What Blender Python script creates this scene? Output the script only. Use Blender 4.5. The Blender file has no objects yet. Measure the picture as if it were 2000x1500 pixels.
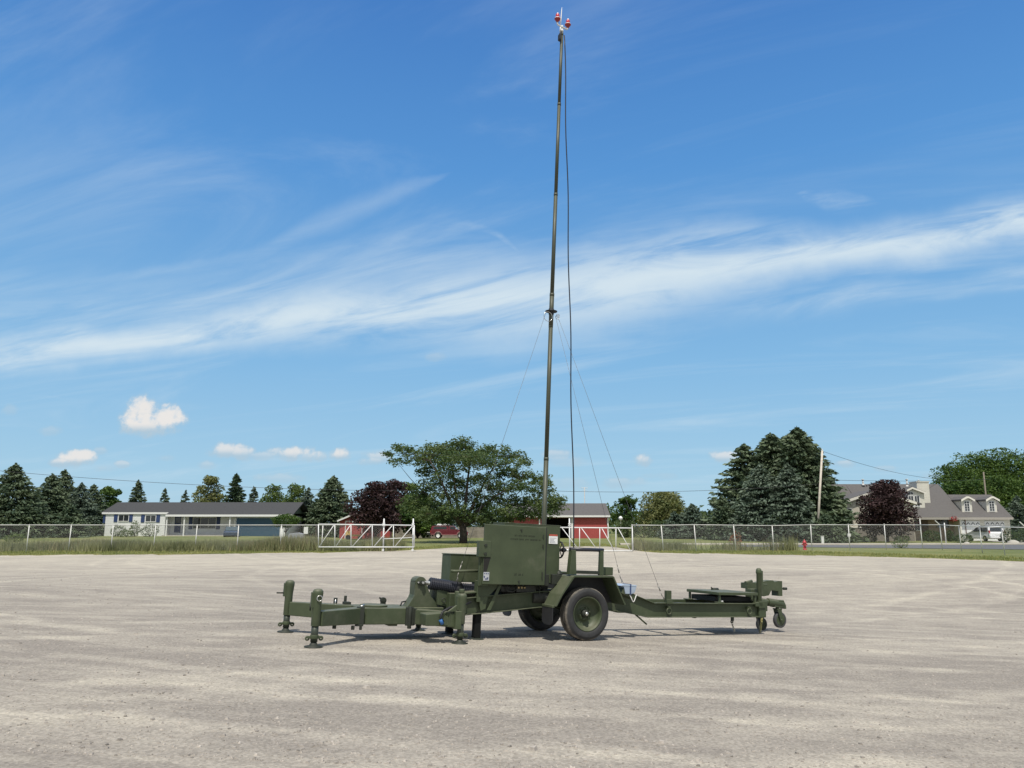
import bpy, math, random
import numpy as np
from mathutils import Vector, Matrix, Euler, noise as mnoise

# ---------------------------------------------------------------- camera, light, sky
SC = bpy.context.scene
F_PX, CAM_H = 1560.0, 1.75
PITCH = math.radians(10.104)
cam_d = bpy.data.cameras.new("camera"); cam = bpy.data.objects.new("camera", cam_d)
SC.collection.objects.link(cam); SC.camera = cam
cam_d.sensor_width = 36.0; cam_d.lens = 36.0 * F_PX / 2000.0
cam_d.clip_start = 0.1; cam_d.clip_end = 6000
cam.location = (0, 0, CAM_H); cam.rotation_euler = (math.pi/2 + PITCH, 0, 0)
SC.render.resolution_x = 1024; SC.render.resolution_y = 768
SC.view_settings.view_transform = 'Standard'; SC.view_settings.look = 'None'
SC.view_settings.exposure = 0.0; SC.view_settings.gamma = 1.0

SUN_EL = math.radians(64)
sx, sy = -0.05, -0.9987
to_sun = Vector((sx*math.cos(SUN_EL), sy*math.cos(SUN_EL), math.sin(SUN_EL))).normalized()
sl = bpy.data.lights.new("sun", 'SUN'); sl.energy = 4.3; sl.angle = math.radians(0.55); sl.color = (1.0, 0.94, 0.83)
so = bpy.data.objects.new("sun", sl); SC.collection.objects.link(so)
so.rotation_euler = to_sun.to_track_quat('Z', 'Y').to_euler()

cth, sth = math.cos(PITCH), math.sin(PITCH)
def ray(u, v):
    vy = -(v-750)/F_PX
    return ((u-1000)/F_PX, cth - sth*vy, sth + cth*vy)
def at(u, v, Y):
    x, y, w = ray(u, v); t = Y/y
    return Vector((x*t, Y, CAM_H + w*t))
def ae(u, v):
    x, y, w = ray(u, v); return x/y, w/y

class NG:
    """tiny helper for node graphs"""
    def __init__(s, nt): s.nt = nt
    def n(s, t, **k):
        nd = s.nt.nodes.new(t)
        for a, b in k.items(): setattr(nd, a, b)
        return nd
    def put(s, sock, v):
        if isinstance(v, bpy.types.NodeSocket): s.nt.links.new(v, sock)
        elif v is not None: sock.default_value = v
    def m(s, op, a, b=None, c=None, clamp=False):
        nd = s.n('ShaderNodeMath', operation=op); nd.use_clamp = clamp
        for i, v in enumerate((a, b, c)):
            if v is not None: s.put(nd.inputs[i], v)
        return nd.outputs[0]
    def xyz(s, x, y, z=0.0):
        nd = s.n('ShaderNodeCombineXYZ')
        for i, v in enumerate((x, y, z)): s.put(nd.inputs[i], v)
        return nd.outputs[0]
    def noise(s, vec, scale, detail=4, rough=0.55, dist=0.0, out=0):
        nd = s.n('ShaderNodeTexNoise'); s.put(nd.inputs['Vector'], vec)
        nd.inputs['Scale'].default_value = scale; nd.inputs['Detail'].default_value = detail
        nd.inputs['Roughness'].default_value = rough; nd.inputs['Distortion'].default_value = dist
        return nd.outputs[out]
    def ramp(s, fac, stops, interp='LINEAR'):
        nd = s.n('ShaderNodeValToRGB'); s.put(nd.inputs[0], fac); cr = nd.color_ramp; cr.interpolation = interp
        while len(cr.elements) > len(stops): cr.elements.remove(cr.elements[-1])
        while len(cr.elements) < len(stops): cr.elements.new(1.0)
        for e, (p, c) in zip(cr.elements, stops):
            e.position = p; e.color = (c, c, c, 1) if isinstance(c, (int, float)) else (*c, 1)
        return nd.outputs[0]
    def mix(s, f, a, b, mode='MIX'):
        nd = s.n('ShaderNodeMix', data_type='RGBA', blend_type=mode)
        s.put(nd.inputs[0], f)
        for i, v in ((6, a), (7, b)):
            s.put(nd.inputs[i], (*v, 1) if isinstance(v, tuple) and len(v) == 3 else v)
        return nd.outputs[2]
    def sstep(s, v, a, b):
        nd = s.n('ShaderNodeMapRange', interpolation_type='SMOOTHSTEP'); s.put(nd.inputs[0], v)
        nd.inputs[1].default_value = a; nd.inputs[2].default_value = b
        return nd.outputs[0]
    def curve(s, v, pts):
        nd = s.n('ShaderNodeFloatCurve'); s.put(nd.inputs['Value'], v); c = nd.mapping.curves[0]
        nd.mapping.use_clip = False
        while len(c.points) < len(pts): c.points.new(0.5, 0.5)
        for p, (x, y) in zip(c.points, pts): p.location = (x, y); p.handle_type = 'AUTO'
        nd.mapping.update(); return nd.outputs[0]

W = bpy.data.worlds.new("World"); SC.world = W; W.use_nodes = True
W.node_tree.nodes.clear(); g = NG(W.node_tree)
sky = g.n('ShaderNodeTexSky'); sky.sky_type = 'NISHITA'; sky.sun_disc = False
sky.sun_elevation = SUN_EL; sky.sun_rotation = math.atan2(sx, sy); sky.air_density = 1.15; sky.dust_density = 0.35; sky.ozone_density = 1.6
tc = g.n('ShaderNodeTexCoord').outputs['Generated']
sp = g.n('ShaderNodeSeparateXYZ'); g.put(sp.inputs[0], tc); DX, DY, DZ = sp.outputs
ysafe = g.m('MAXIMUM', DY, 0.12)
A = g.m('DIVIDE', DX, ysafe); E = g.m('DIVIDE', DZ, ysafe)
AE = g.xyz(A, E, 0.0)
front = g.sstep(DY, 0.12, 0.35)
# cirrus: planar layer coordinates give streaks their own perspective
zs = g.m('ADD', g.m('MAXIMUM', DZ, 0.0), 0.10)
PX_ = g.m('DIVIDE', DX, zs); PY_ = g.m('DIVIDE', DY, zs)
# rotate and stretch
r1 = g.m('ADD', g.m('MULTIPLY', PX_, 0.55), g.m('MULTIPLY', PY_, -0.28))
r2 = g.m('ADD', g.m('MULTIPLY', PX_, 0.9), g.m('MULTIPLY', PY_, 1.9))
wisp = g.noise(g.xyz(r1, r2, 3.1), 0.85, 7, 0.62, 0.9)
wisp = g.sstep(wisp, 0.47, 0.80)
fine = g.noise(g.xyz(g.m('MULTIPLY', A, 2.2), g.m('ADD', g.m('MULTIPLY', E, 13.0), g.m('MULTIPLY', A, -2.6)), 7.0), 1.6, 8, 0.6, 0.8)
wob = g.m('SUBTRACT', g.noise(AE, 4.2, 5, 0.6), 0.5)
An = g.m('MULTIPLY_ADD', A, 0.5, 0.5)     # 0..1 over a=-1..1
def band(line, amp, lo, hi, wobk=0.10):
    """a cirrus band: line = [(u, v, halfwidth_px)] of its centre"""
    pts = []; wts = []
    for u, v, w in line:
        a, e = ae(u, v); pts.append((a*0.5+0.5, e)); wts.append((a*0.5+0.5, w/F_PX))
    c = g.curve(An, pts); w = g.curve(An, wts)
    d = g.m('SUBTRACT', g.m('ADD', E, g.m('MULTIPLY', wob, wobk)), c)
    q = g.m('DIVIDE', g.m('ABSOLUTE', d), g.m('MAXIMUM', w, 0.002))
    f = g.m('SUBTRACT', 1.0, g.sstep(g.m('ADD', q, g.m('MULTIPLY', g.m('SUBTRACT', fine, 0.5), 1.1)), 0.10, 1.35))
    t = g.m('MULTIPLY', g.sstep(fine, lo, hi), g.sstep(w, 0.001, 0.006))
    return g.m('MULTIPLY', g.m('MULTIPLY', f, t), amp)
b1 = band([(-400, 725, 40), (0, 700, 48), (300, 664, 46), (600, 618, 60), (800, 602, 84), (1000, 588, 110), (1200, 556, 100), (1400, 526, 92), (1600, 490, 58), (1800, 462, 52), (2000, 436, 56), (2300, 380, 66)], 0.95, 0.24, 0.62, 0.06)
b5 = band([(-400, 620, 50), (0, 625, 60), (300, 600, 70), (600, 560, 80), (900, 520, 70), (1200, 560, 80), (1500, 590, 50), (1800, 560, 30), (2300, 540, 20)], 0.58, 0.30, 0.85, 0.07)
b2 = band([(-400, 620, 0), (0, 580, 12), (250, 538, 18), (500, 500, 22), (630, 440, 36), (740, 392, 34), (850, 350, 10), (900, 330, 0), (2300, 200, 0)], 0.24, 0.2, 0.8, 0.05)
b3 = band([(-400, 560, 90), (0, 590, 80), (400, 565, 60), (700, 500, 40), (930, 445, 12), (1100, 560, 20), (1400, 600, 45), (1600, 585, 40), (1850, 560, 26), (2000, 560, 18), (2300, 560, 20)], 0.38, 0.30, 0.85, 0.05)
b4 = band([(-400, 780, 5), (0, 782, 5), (200, 784, 3), (320, 786, 0), (1000, 600, 0), (1540, 380, 0), (1600, 388, 20), (1650, 388, 22), (1720, 395, 6), (1760, 398, 0), (2300, 400, 0)], 0.30, 0.42, 0.70, 0.07)
b1 = g.m('MAXIMUM', b1, b5)
cir = g.m('MAXIMUM', g.m('MAXIMUM', b1, b2), g.m('MAXIMUM', b3, b4))
cir = g.m('MULTIPLY', cir, front)
veil = g.m('MULTIPLY', wisp, 0.30)
tot = g.m('SUBTRACT', 1.0, g.m('MULTIPLY', g.m('SUBTRACT', 1.0, cir), g.m('SUBTRACT', 1.0, veil)))
# cumulus puffs low over the horizon
pn = g.m('SUBTRACT', g.noise(AE, 26, 6, 0.62), 0.5)
pn2 = g.m('SUBTRACT', g.noise(AE, 70, 4, 0.6), 0.5)
pnn = g.m('ADD', g.m('MULTIPLY', pn, 3.4), g.m('MULTIPLY', pn2, 1.6))
puffs = [(284, 806, 34, 26, 1), (316, 816, 32, 28, 1), (296, 828, 52, 24, 1), (146, 896, 36, 15, .95), (118, 902, 24, 8, .7), (100, 842, 22, 9, .35), (440, 880, 36, 14, .8), (470, 874, 16, 8, .7), (600, 890, 34, 12, .7), (540, 882, 20, 9, .6), (198, 880, 12, 7, .4), (205, 915, 20, 7, .35), (720, 900, 24, 8, .5), (1105, 900, 40, 10, .35), (475, 884, 22, 12, .7), (578, 886, 44, 13, .85), (515, 890, 30, 8, .5),
         (665, 888, 20, 13, .85), (735, 893, 30, 11, .6), (238, 907, 14, 6, .5), (405, 908, 16, 8, .45), (545, 935, 40, 9, .4), (1092, 888, 30, 10, .5), (1258, 898, 22, 11, .7), (1418, 893, 28, 10, .7),
         (1090, 945, 60, 10, .3), (1215, 942, 45, 9, .4), (1650, 905, 20, 7, .5), (850, 697, 22, 8, .3), (1730, 915, 20, 6, .35), (1290, 930, 26, 6, .25), (20, 800, 14, 10, .3), (325, 895, 18, 6, .3), (1830, 930, 26, 6, .3)]
cum = None; lit = None
for (u, v, ru, rv, amp) in puffs:
    a, e = ae(u, v); ra, re = ru/F_PX*1.16, rv/F_PX*1.22
    dx = g.m('DIVIDE', g.m('SUBTRACT', A, a), ra); dy = g.m('DIVIDE', g.m('SUBTRACT', E, e), re)
    q = g.m('ADD', g.m('MULTIPLY', dx, dx), g.m('MULTIPLY', dy, dy))
    f = g.sstep(g.m('ADD', g.m('SUBTRACT', 1.25, q), pnn), -0.1, 1.2)
    f = g.m('MULTIPLY', f, amp)
    cum = f if cum is None else g.m('MAXIMUM', cum, f)
    l = g.m('MULTIPLY', g.sstep(dy, -0.9, 0.5), f)
    lit = l if lit is None else g.m('MAXIMUM', lit, l)
cum = g.m('MULTIPLY', cum, front)
# base sky: the Nishita sky graded towards the clear deep blue of the day
K = 1/0.075
grad = g.ramp(DZ, [(0.0, (.440*K, .665*K, .815*K)), (.06, (.370*K, .625*K, .830*K)), (.20, (.235*K, .505*K, .810*K)), (.42, (.102*K, .325*K, .715*K)), (.60, (.058*K, .212*K, .585*K)), (1.0, (.035*K, .120*K, .36*K))])
base = g.mix(0.88, sky.outputs[0], grad)
# unseen sky overhead and behind the camera, paled to neutralise blue fill light
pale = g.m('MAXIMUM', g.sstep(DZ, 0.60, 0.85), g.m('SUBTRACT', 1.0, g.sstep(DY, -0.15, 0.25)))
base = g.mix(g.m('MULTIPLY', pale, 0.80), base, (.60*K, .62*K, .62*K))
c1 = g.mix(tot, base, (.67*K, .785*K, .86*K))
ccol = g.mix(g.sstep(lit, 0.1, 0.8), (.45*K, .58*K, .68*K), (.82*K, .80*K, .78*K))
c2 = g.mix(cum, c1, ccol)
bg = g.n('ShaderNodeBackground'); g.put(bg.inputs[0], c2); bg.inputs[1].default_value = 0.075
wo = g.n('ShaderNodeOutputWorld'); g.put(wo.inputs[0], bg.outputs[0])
try: W.cycles.sampling_method = 'MANUAL'; W.cycles.sample_map_resolution = 512
except Exception: pass

# ---------------------------------------------------------------- materials
MATS = {}
def mat(name, col, rough=0.6, metal=0.0, var=0.12, scale=6.0, bump=0.0, bscale=40.0, coat=0.0, spec=0.5, tint=None, obj=True):
    if name in MATS: return MATS[name]
    m = bpy.data.materials.new(name); m.use_nodes = True; nt = m.node_tree; g = NG(nt)
    p = nt.nodes['Principled BSDF']
    co = g.n('ShaderNodeTexCoord').outputs['Object']
    n1 = g.noise(co, scale, 6, 0.6)
    dark = tuple(c*(1-var) for c in col); lite = tuple(min(1, c*(1+var)) for c in (tint or col))
    g.put(p.inputs['Base Color'], g.ramp(n1, [(0.3, dark), (0.7, lite)]))
    p.inputs['Roughness'].default_value = rough; p.inputs['Metallic'].default_value = metal
    g.put(p.inputs['Roughness'], g.m('MULTIPLY_ADD', g.noise(co, scale*3, 4), 0.25, rough-0.12))
    p.inputs['Specular IOR Level'].default_value = spec
    if coat: p.inputs['Coat Weight'].default_value = coat
    if name.startswith('olive'):
        nz = g.n('ShaderNodeSeparateXYZ'); g.put(nz.inputs[0], g.n('ShaderNodeNewGeometry').outputs['True Normal'])
        up = g.m('MULTIPLY', g.sstep(nz.outputs[2], 0.2, 0.95), g.m('MULTIPLY_ADD', g.sstep(g.noise(co, 7, 6, 0.7), 0.3, 0.75), 0.30, 0.14))
        n2 = g.noise(co, 22, 7, 0.75); chips = g.m('MULTIPLY', g.sstep(n2, 0.66, 0.70), 0.5)
        low = g.m('MULTIPLY', g.sstep(g.noise(co, 2.2, 6, 0.7), 0.48, 0.8), 0.20)
        cc = p.inputs['Base Color'].links[0].from_socket
        cc = g.mix(g.m('MAXIMUM', up, low), cc, (0.27, 0.25, 0.20)); cc = g.mix(chips, cc, (0.020, 0.022, 0.014))
        g.put(p.inputs['Base Color'], cc)
    if bump:
        b = g.n('ShaderNodeBump'); b.inputs['Strength'].default_value = bump; b.inputs['Distance'].default_value = 0.02
        g.put(b.inputs['Height'], g.noise(co, bscale, 5, 0.6)); g.put(p.inputs['Normal'], b.outputs[0])
    MATS[name] = m; return m

def foliage(name, dark, lite, scale=1.2, trans=0.25):
    m = bpy.data.materials.new(name); m.use_nodes = True; nt = m.node_tree; g = NG(nt)
    p = nt.nodes['Principled BSDF']
    co = g.n('ShaderNodeTexCoord').outputs['Object']
    n1 = g.noise(co, scale, 3, 0.6)
    ri = g.n('ShaderNodeNewGeometry').outputs['Random Per Island']
    f = g.m('ADD', g.m('MULTIPLY', g.sstep(n1, 0.35, 0.65), 0.5), g.m('MULTIPLY', ri, 0.5))
    col = g.ramp(f, [(0.1, dark), (0.9, lite)])
    g.put(p.inputs['Base Color'], col); p.inputs['Roughness'].default_value = 0.6
    p.inputs['Specular IOR Level'].default_value = 0.25
    tr = g.n('ShaderNodeBsdfTranslucent'); g.put(tr.inputs[0], g.mix(1.0, col, (1.0, 1.0, 0.55), 'MULTIPLY'))
    mx = g.n('ShaderNodeMixShader'); mx.inputs[0].default_value = trans
    nt.links.new(p.outputs[0], mx.inputs[1]); nt.links.new(tr.outputs[0], mx.inputs[2])
    nt.links.new(mx.outputs[0], nt.nodes['Material Output'].inputs[0])
    return m

GREEN = mat('olive_paint', (0.045, 0.063, 0.030), 0.58, var=0.14, scale=3.0, bump=0.03, tint=(0.051, 0.068, 0.034))
GREEN2 = mat('olive_paint_worn', (0.051, 0.069, 0.034), 0.62, var=0.2, scale=5.0, bump=0.04)
DGREEN = mat('dark_olive', (0.022, 0.027, 0.020), 0.65, var=0.25, scale=6.0)
MASTG = mat('mast_paint', (0.058, 0.064, 0.042), 0.5, var=0.15, scale=2.0)
BLACK = mat('black_rubber', (0.016, 0.017, 0.020), 0.6, var=0.2)
BLACKP = mat('black_plastic', (0.022, 0.024, 0.035), 0.4, var=0.2)
STEEL = mat('bright_steel', (0.62, 0.62, 0.60), 0.3, 0.9, var=0.1)
GALV = mat('galvanised', (0.62, 0.62, 0.61), 0.6, 0.0, var=0.08)
REDL = mat('red_lens', (0.50, 0.02, 0.03), 0.25, var=0.1, coat=0.5)
REDP = mat('red_casting', (0.30, 0.03, 0.03), 0.4, var=0.1)
WHITE = mat('white_paint', (0.78, 0.79, 0.80), 0.5, var=0.04)
CREAM = mat('cream_siding', (0.70, 0.68, 0.62), 0.6, var=0.05)
BRASS = mat('brass', (0.55, 0.45, 0.25), 0.35, 0.8)
BLUEP = mat('blue_plastic', (0.03, 0.13, 0.36), 0.4)
PALEB = mat('pale_blue_metal', (0.38, 0.46, 0.58), 0.35, 0.2, var=0.1)
YELL = mat('yellow_paint', (0.62, 0.42, 0.16), 0.5)
GLASS = mat('dark_glass', (0.03, 0.035, 0.04), 0.12, var=0.2, spec=0.8)
BLUEDOOR = mat('blue_paint', (0.028, 0.080, 0.135), 0.5, var=0.1)
NAVY = mat('navy_shutter', (0.03, 0.055, 0.15), 0.5, var=0.1)
CONC = mat('concrete', (0.42, 0.40, 0.36), 0.8, var=0.15, scale=2.0, bump=0.1)
WOODG = None

# ---------------------------------------------------------------- mesh builder
def link(o, parent=None):
    SC.collection.objects.link(o)
    if parent is not None: o.parent = parent
    return o
def tag(o, label=None, cat=None, group=None, kind=None):
    if label: o['label'] = label
    if cat: o['category'] = cat
    if group: o['group'] = group
    if kind: o['kind'] = kind
    return o
def empty(name, loc=(0, 0, 0), rz=0.0, label=None, cat=None, group=None):
    o = bpy.data.objects.new(name, None); link(o); o.location = loc; o.rotation_euler = (0, 0, rz); o.empty_display_size = 0.3
    return tag(o, label, cat, group)

class MB:
    def __init__(s): s.v = []; s.f = []; s.sm = []
    def add(s, vs, fs, smooth=False):
        b = len(s.v); s.v += [tuple(v) for v in vs]
        s.f += [tuple(i+b for i in f) for f in fs]; s.sm += [smooth]*len(fs); return s
    def box(s, x0, x1, y0, y1, z0, z1):
        vs = [(x, y, z) for z in (z0, z1) for y in (y0, y1) for x in (x0, x1)]
        return s.add(vs, [(0, 2, 3, 1), (4, 5, 7, 6), (0, 1, 5, 4), (2, 6, 7, 3), (0, 4, 6, 2), (1, 3, 7, 5)])
    def cbox(s, c, size, rot=None):
        c = Vector(c); h = [a/2 for a in size]; M = rot or Matrix.Identity(3)
        vs = [c + M @ Vector((x*h[0], y*h[1], z*h[2])) for z in (-1, 1) for y in (-1, 1) for x in (-1, 1)]
        return s.add(vs, [(0, 2, 3, 1), (4, 5, 7, 6), (0, 1, 5, 4), (2, 6, 7, 3), (0, 4, 6, 2), (1, 3, 7, 5)])
    def beam(s, p0, p1, w, h, up=(0, 0, 1)):
        p0, p1 = Vector(p0), Vector(p1); d = (p1-p0).normalized(); u = Vector(up); sd = d.cross(u).normalized(); u = sd.cross(d).normalized()
        vs = [p + sd*(a*w/2) + u*(b*h/2) for p in (p0, p1) for b in (-1, 1) for a in (-1, 1)]
        return s.add(vs, [(0, 2, 3, 1), (4, 5, 7, 6), (0, 1, 5, 4), (2, 6, 7, 3), (0, 4, 6, 2), (1, 3, 7, 5)])
    def prism(s, prof, y0, y1, axis='y'):
        """extrude an xz outline along y (axis y), a yz outline along x (axis x) or an xy outline along z (axis z)"""
        n = len(prof)
        def P(a, b, c): return (a, c, b) if axis == 'y' else ((c, a, b) if axis == 'x' else (a, b, c))
        vs = [P(a, b, y0) for a, b in prof] + [P(a, b, y1) for a, b in prof]
        fs = [tuple(range(n)), tuple(range(2*n-1, n-1, -1))] + [(i, (i+1) % n + 0, (i+1) % n + n, i+n)[::-1] for i in range(n)]
        return s.add(vs, fs)
    def tube(s, p0, p1, r0, r1=None, seg=12, cap=True):
        return s.path([p0, p1], [r0, r0 if r1 is None else r1], seg, cap)
    def path(s, pts, radii, seg=8, cap=True, smooth=True):
        pts = [Vector(p) for p in pts]; n = len(pts)
        if isinstance(radii, (int, float)): radii = [radii]*n
        rings = []; side = None
        for i, p in enumerate(pts):
            d = (pts[min(i+1, n-1)] - pts[max(i-1, 0)])
            if d.length < 1e-9: d = Vector((0, 0, 1))
            d.normalize()
            if side is None:
                side = d.cross(Vector((0, 0, 1)))
                if side.length < 1e-3: side = d.cross(Vector((1, 0, 0)))
            side = (side - d*side.dot(d)).normalized(); up = side.cross(d)
            rings.append([p + (side*math.cos(2*math.pi*k/seg) + up*math.sin(2*math.pi*k/seg))*radii[i] for k in range(seg)])
        vs = [v for r in rings for v in r]; fs = []
        for i in range(n-1):
            for k in range(seg):
                k2 = (k+1) % seg; fs.append((i*seg+k, (i+1)*seg+k, (i+1)*seg+k2, i*seg+k2))
        s.add(vs, fs, smooth)
        if cap:
            b = len(s.v) - len(vs)
            s.f += [tuple(b+k for k in range(seg)), tuple(b+(n-1)*seg+k for k in range(seg-1, -1, -1))]; s.sm += [False, False]
        return s
    def lathe(s, prof, c, axis='z', seg=24, smooth=True):
        """prof: (r, h) list; revolve about axis through c"""
        c = Vector(c); vs = []
        for r, h in prof:
            for k in range(seg):
                a = 2*math.pi*k/seg; x, y = r*math.cos(a), r*math.sin(a)
                vs.append(c + (Vector((x, y, h)) if axis == 'z' else (Vector((x, h, y)) if axis == 'y' else Vector((h, x, y)))))
        fs = []
        for i in range(len(prof)-1):
            for k in range(seg):
                k2 = (k+1) % seg; fs.append((i*seg+k, i*seg+k2, (i+1)*seg+k2, (i+1)*seg+k))
        return s.add(vs, fs, smooth)
    def torus(s, c, R, r, axis='z', seg=24, rs=8, a0=0, a1=2*math.pi):
        c = Vector(c); pts = []
        full = abs(a1-a0-2*math.pi) < 1e-6
        for k in range(seg + 1):
            a = a0 + (a1-a0)*k/seg; x, y = R*math.cos(a), R*math.sin(a)
            pts.append(c + (Vector((x, y, 0)) if axis == 'z' else (Vector((x, 0, y)) if axis == 'y' else Vector((0, x, y)))))
        return s.path(pts, r, rs, cap=not full)
    def build(s, name, m, parent=None, bevel=0.0, seg=2, label=None, auto=None):
        me = bpy.data.meshes.new(name); me.from_pydata(s.v, [], s.f); me.materials.append(m)
        me.polygons.foreach_set('use_smooth', s.sm)
        import bmesh as _bm
        b = _bm.new(); b.from_mesh(me)
        if bevel: _bm.ops.remove_doubles(b, verts=b.verts, dist=1e-6)
        _bm.ops.recalc_face_normals(b, faces=b.faces); b.to_mesh(me); b.free()
        me.update(); o = bpy.data.objects.new(name, me); link(o, parent)
        if bevel:
            md = o.modifiers.new('bevel', 'BEVEL'); md.width = bevel; md.segments = seg; md.limit_method = 'ANGLE'; md.angle_limit = math.radians(40)
        if label: o['label'] = label
        return o

def copy_tree(o, parent=None):
    c = o.copy(); link(c, parent)
    for ch in list(o.children): copy_tree(ch, c)
    return c

def sheet(verts, faces_n, name, m, parent=None):
    """fast quads/tris: verts (N*k,3) numpy, k corners per face"""
    k = faces_n; V = np.asarray(verts, dtype=np.float32).reshape(-1, 3); n = len(V)//k
    me = bpy.data.meshes.new(name); me.vertices.add(len(V)); me.vertices.foreach_set('co', V.ravel())
    me.loops.add(len(V)); me.loops.foreach_set('vertex_index', np.arange(len(V), dtype=np.int32))
    me.polygons.add(n); me.polygons.foreach_set('loop_start', np.arange(0, len(V), k, dtype=np.int32))
    me.polygons.foreach_set('loop_total', np.full(n, k, dtype=np.int32))
    me.materials.append(m); me.update(calc_edges=True); me.validate()
    o = bpy.data.objects.new(name, me); return link(o, parent)

# ---------------------------------------------------------------- terrain
YAW, TPITCH = math.radians(27.5), math.radians(2.75)
TO = Vector((0.77, 13.58, 0.0))
def sst(a, b, x):
    t = min(1, max(0, (x-a)/(b-a))); return t*t*(3-2*t)
def gz(x, y):
    u = (x-TO.x)*math.cos(YAW) + (y-TO.y)*math.sin(YAW)
    z = -math.tan(TPITCH)*12*math.tanh(u/12) * (1 - sst(18, 34, y)) * (1 - sst(12, 26, abs(x-TO.x)))
    far = 0.30*sst(66, 98, y)*(1-sst(18, 36, x)) + 0.30*sst(66, 96, y)*sst(16, 32, -x)
    return z + far

def grid(name, xs, ys, m, dz=0.0, zf=gz, edge=None):
    """terrain-following sheet; edge(x) optionally gives the far edge (y is squeezed to it)"""
    V = []; F = []
    for j, y in enumerate(ys):
        for x in xs:
            yy = y if edge is None else ys[0] + (edge(x)-ys[0])*(y-ys[0])/(ys[-1]-ys[0])
            V.append((x, yy, zf(x, yy)+dz))
    nx = len(xs)
    for j in range(len(ys)-1):
        for i in range(nx-1): F.append((j*nx+i, j*nx+i+1, (j+1)*nx+i+1, (j+1)*nx+i))
    me = bpy.data.meshes.new(name); me.from_pydata(V, [], F); me.materials.append(m)
    me.polygons.foreach_set('use_smooth', [True]*len(F))
    o = bpy.data.objects.new(name, me); link(o); o['kind'] = 'structure'; return o

def fr(a, b, st):
    n = max(1, int(round((b-a)/st))); return [a+(b-a)*i/n for i in range(n+1)]

# grass ground material
def ground_mat():
    m = bpy.data.materials.new('meadow'); m.use_nodes = True; nt = m.node_tree; g = NG(nt); p = nt.nodes['Principled BSDF']
    co = g.n('ShaderNodeTexCoord').outputs['Object']
    a = g.noise(co, 0.12, 5, 0.6); b = g.noise(co, 1.4, 6, 0.65); c = g.noise(co, 14, 4, 0.6)
    f = g.m('ADD', g.m('MULTIPLY', a, 0.5), g.m('ADD', g.m('MULTIPLY', b, 0.3), g.m('MULTIPLY', c, 0.2)))
    col = g.ramp(f, [(0.36, (0.105, 0.135, 0.050)), (0.5, (0.165, 0.185, 0.075)), (0.64, (0.27, 0.25, 0.13))])
    g.put(p.inputs['Base Color'], col); p.inputs['Roughness'].default_value = 0.9; p.inputs['Specular IOR Level'].default_value = 0.1
    bp = g.n('ShaderNodeBump'); bp.inputs['Strength'].default_value = 0.6; bp.inputs['Distance'].default_value = 0.08
    g.put(bp.inputs['Height'], c); g.put(p.inputs['Normal'], bp.outputs[0]); return m
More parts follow.
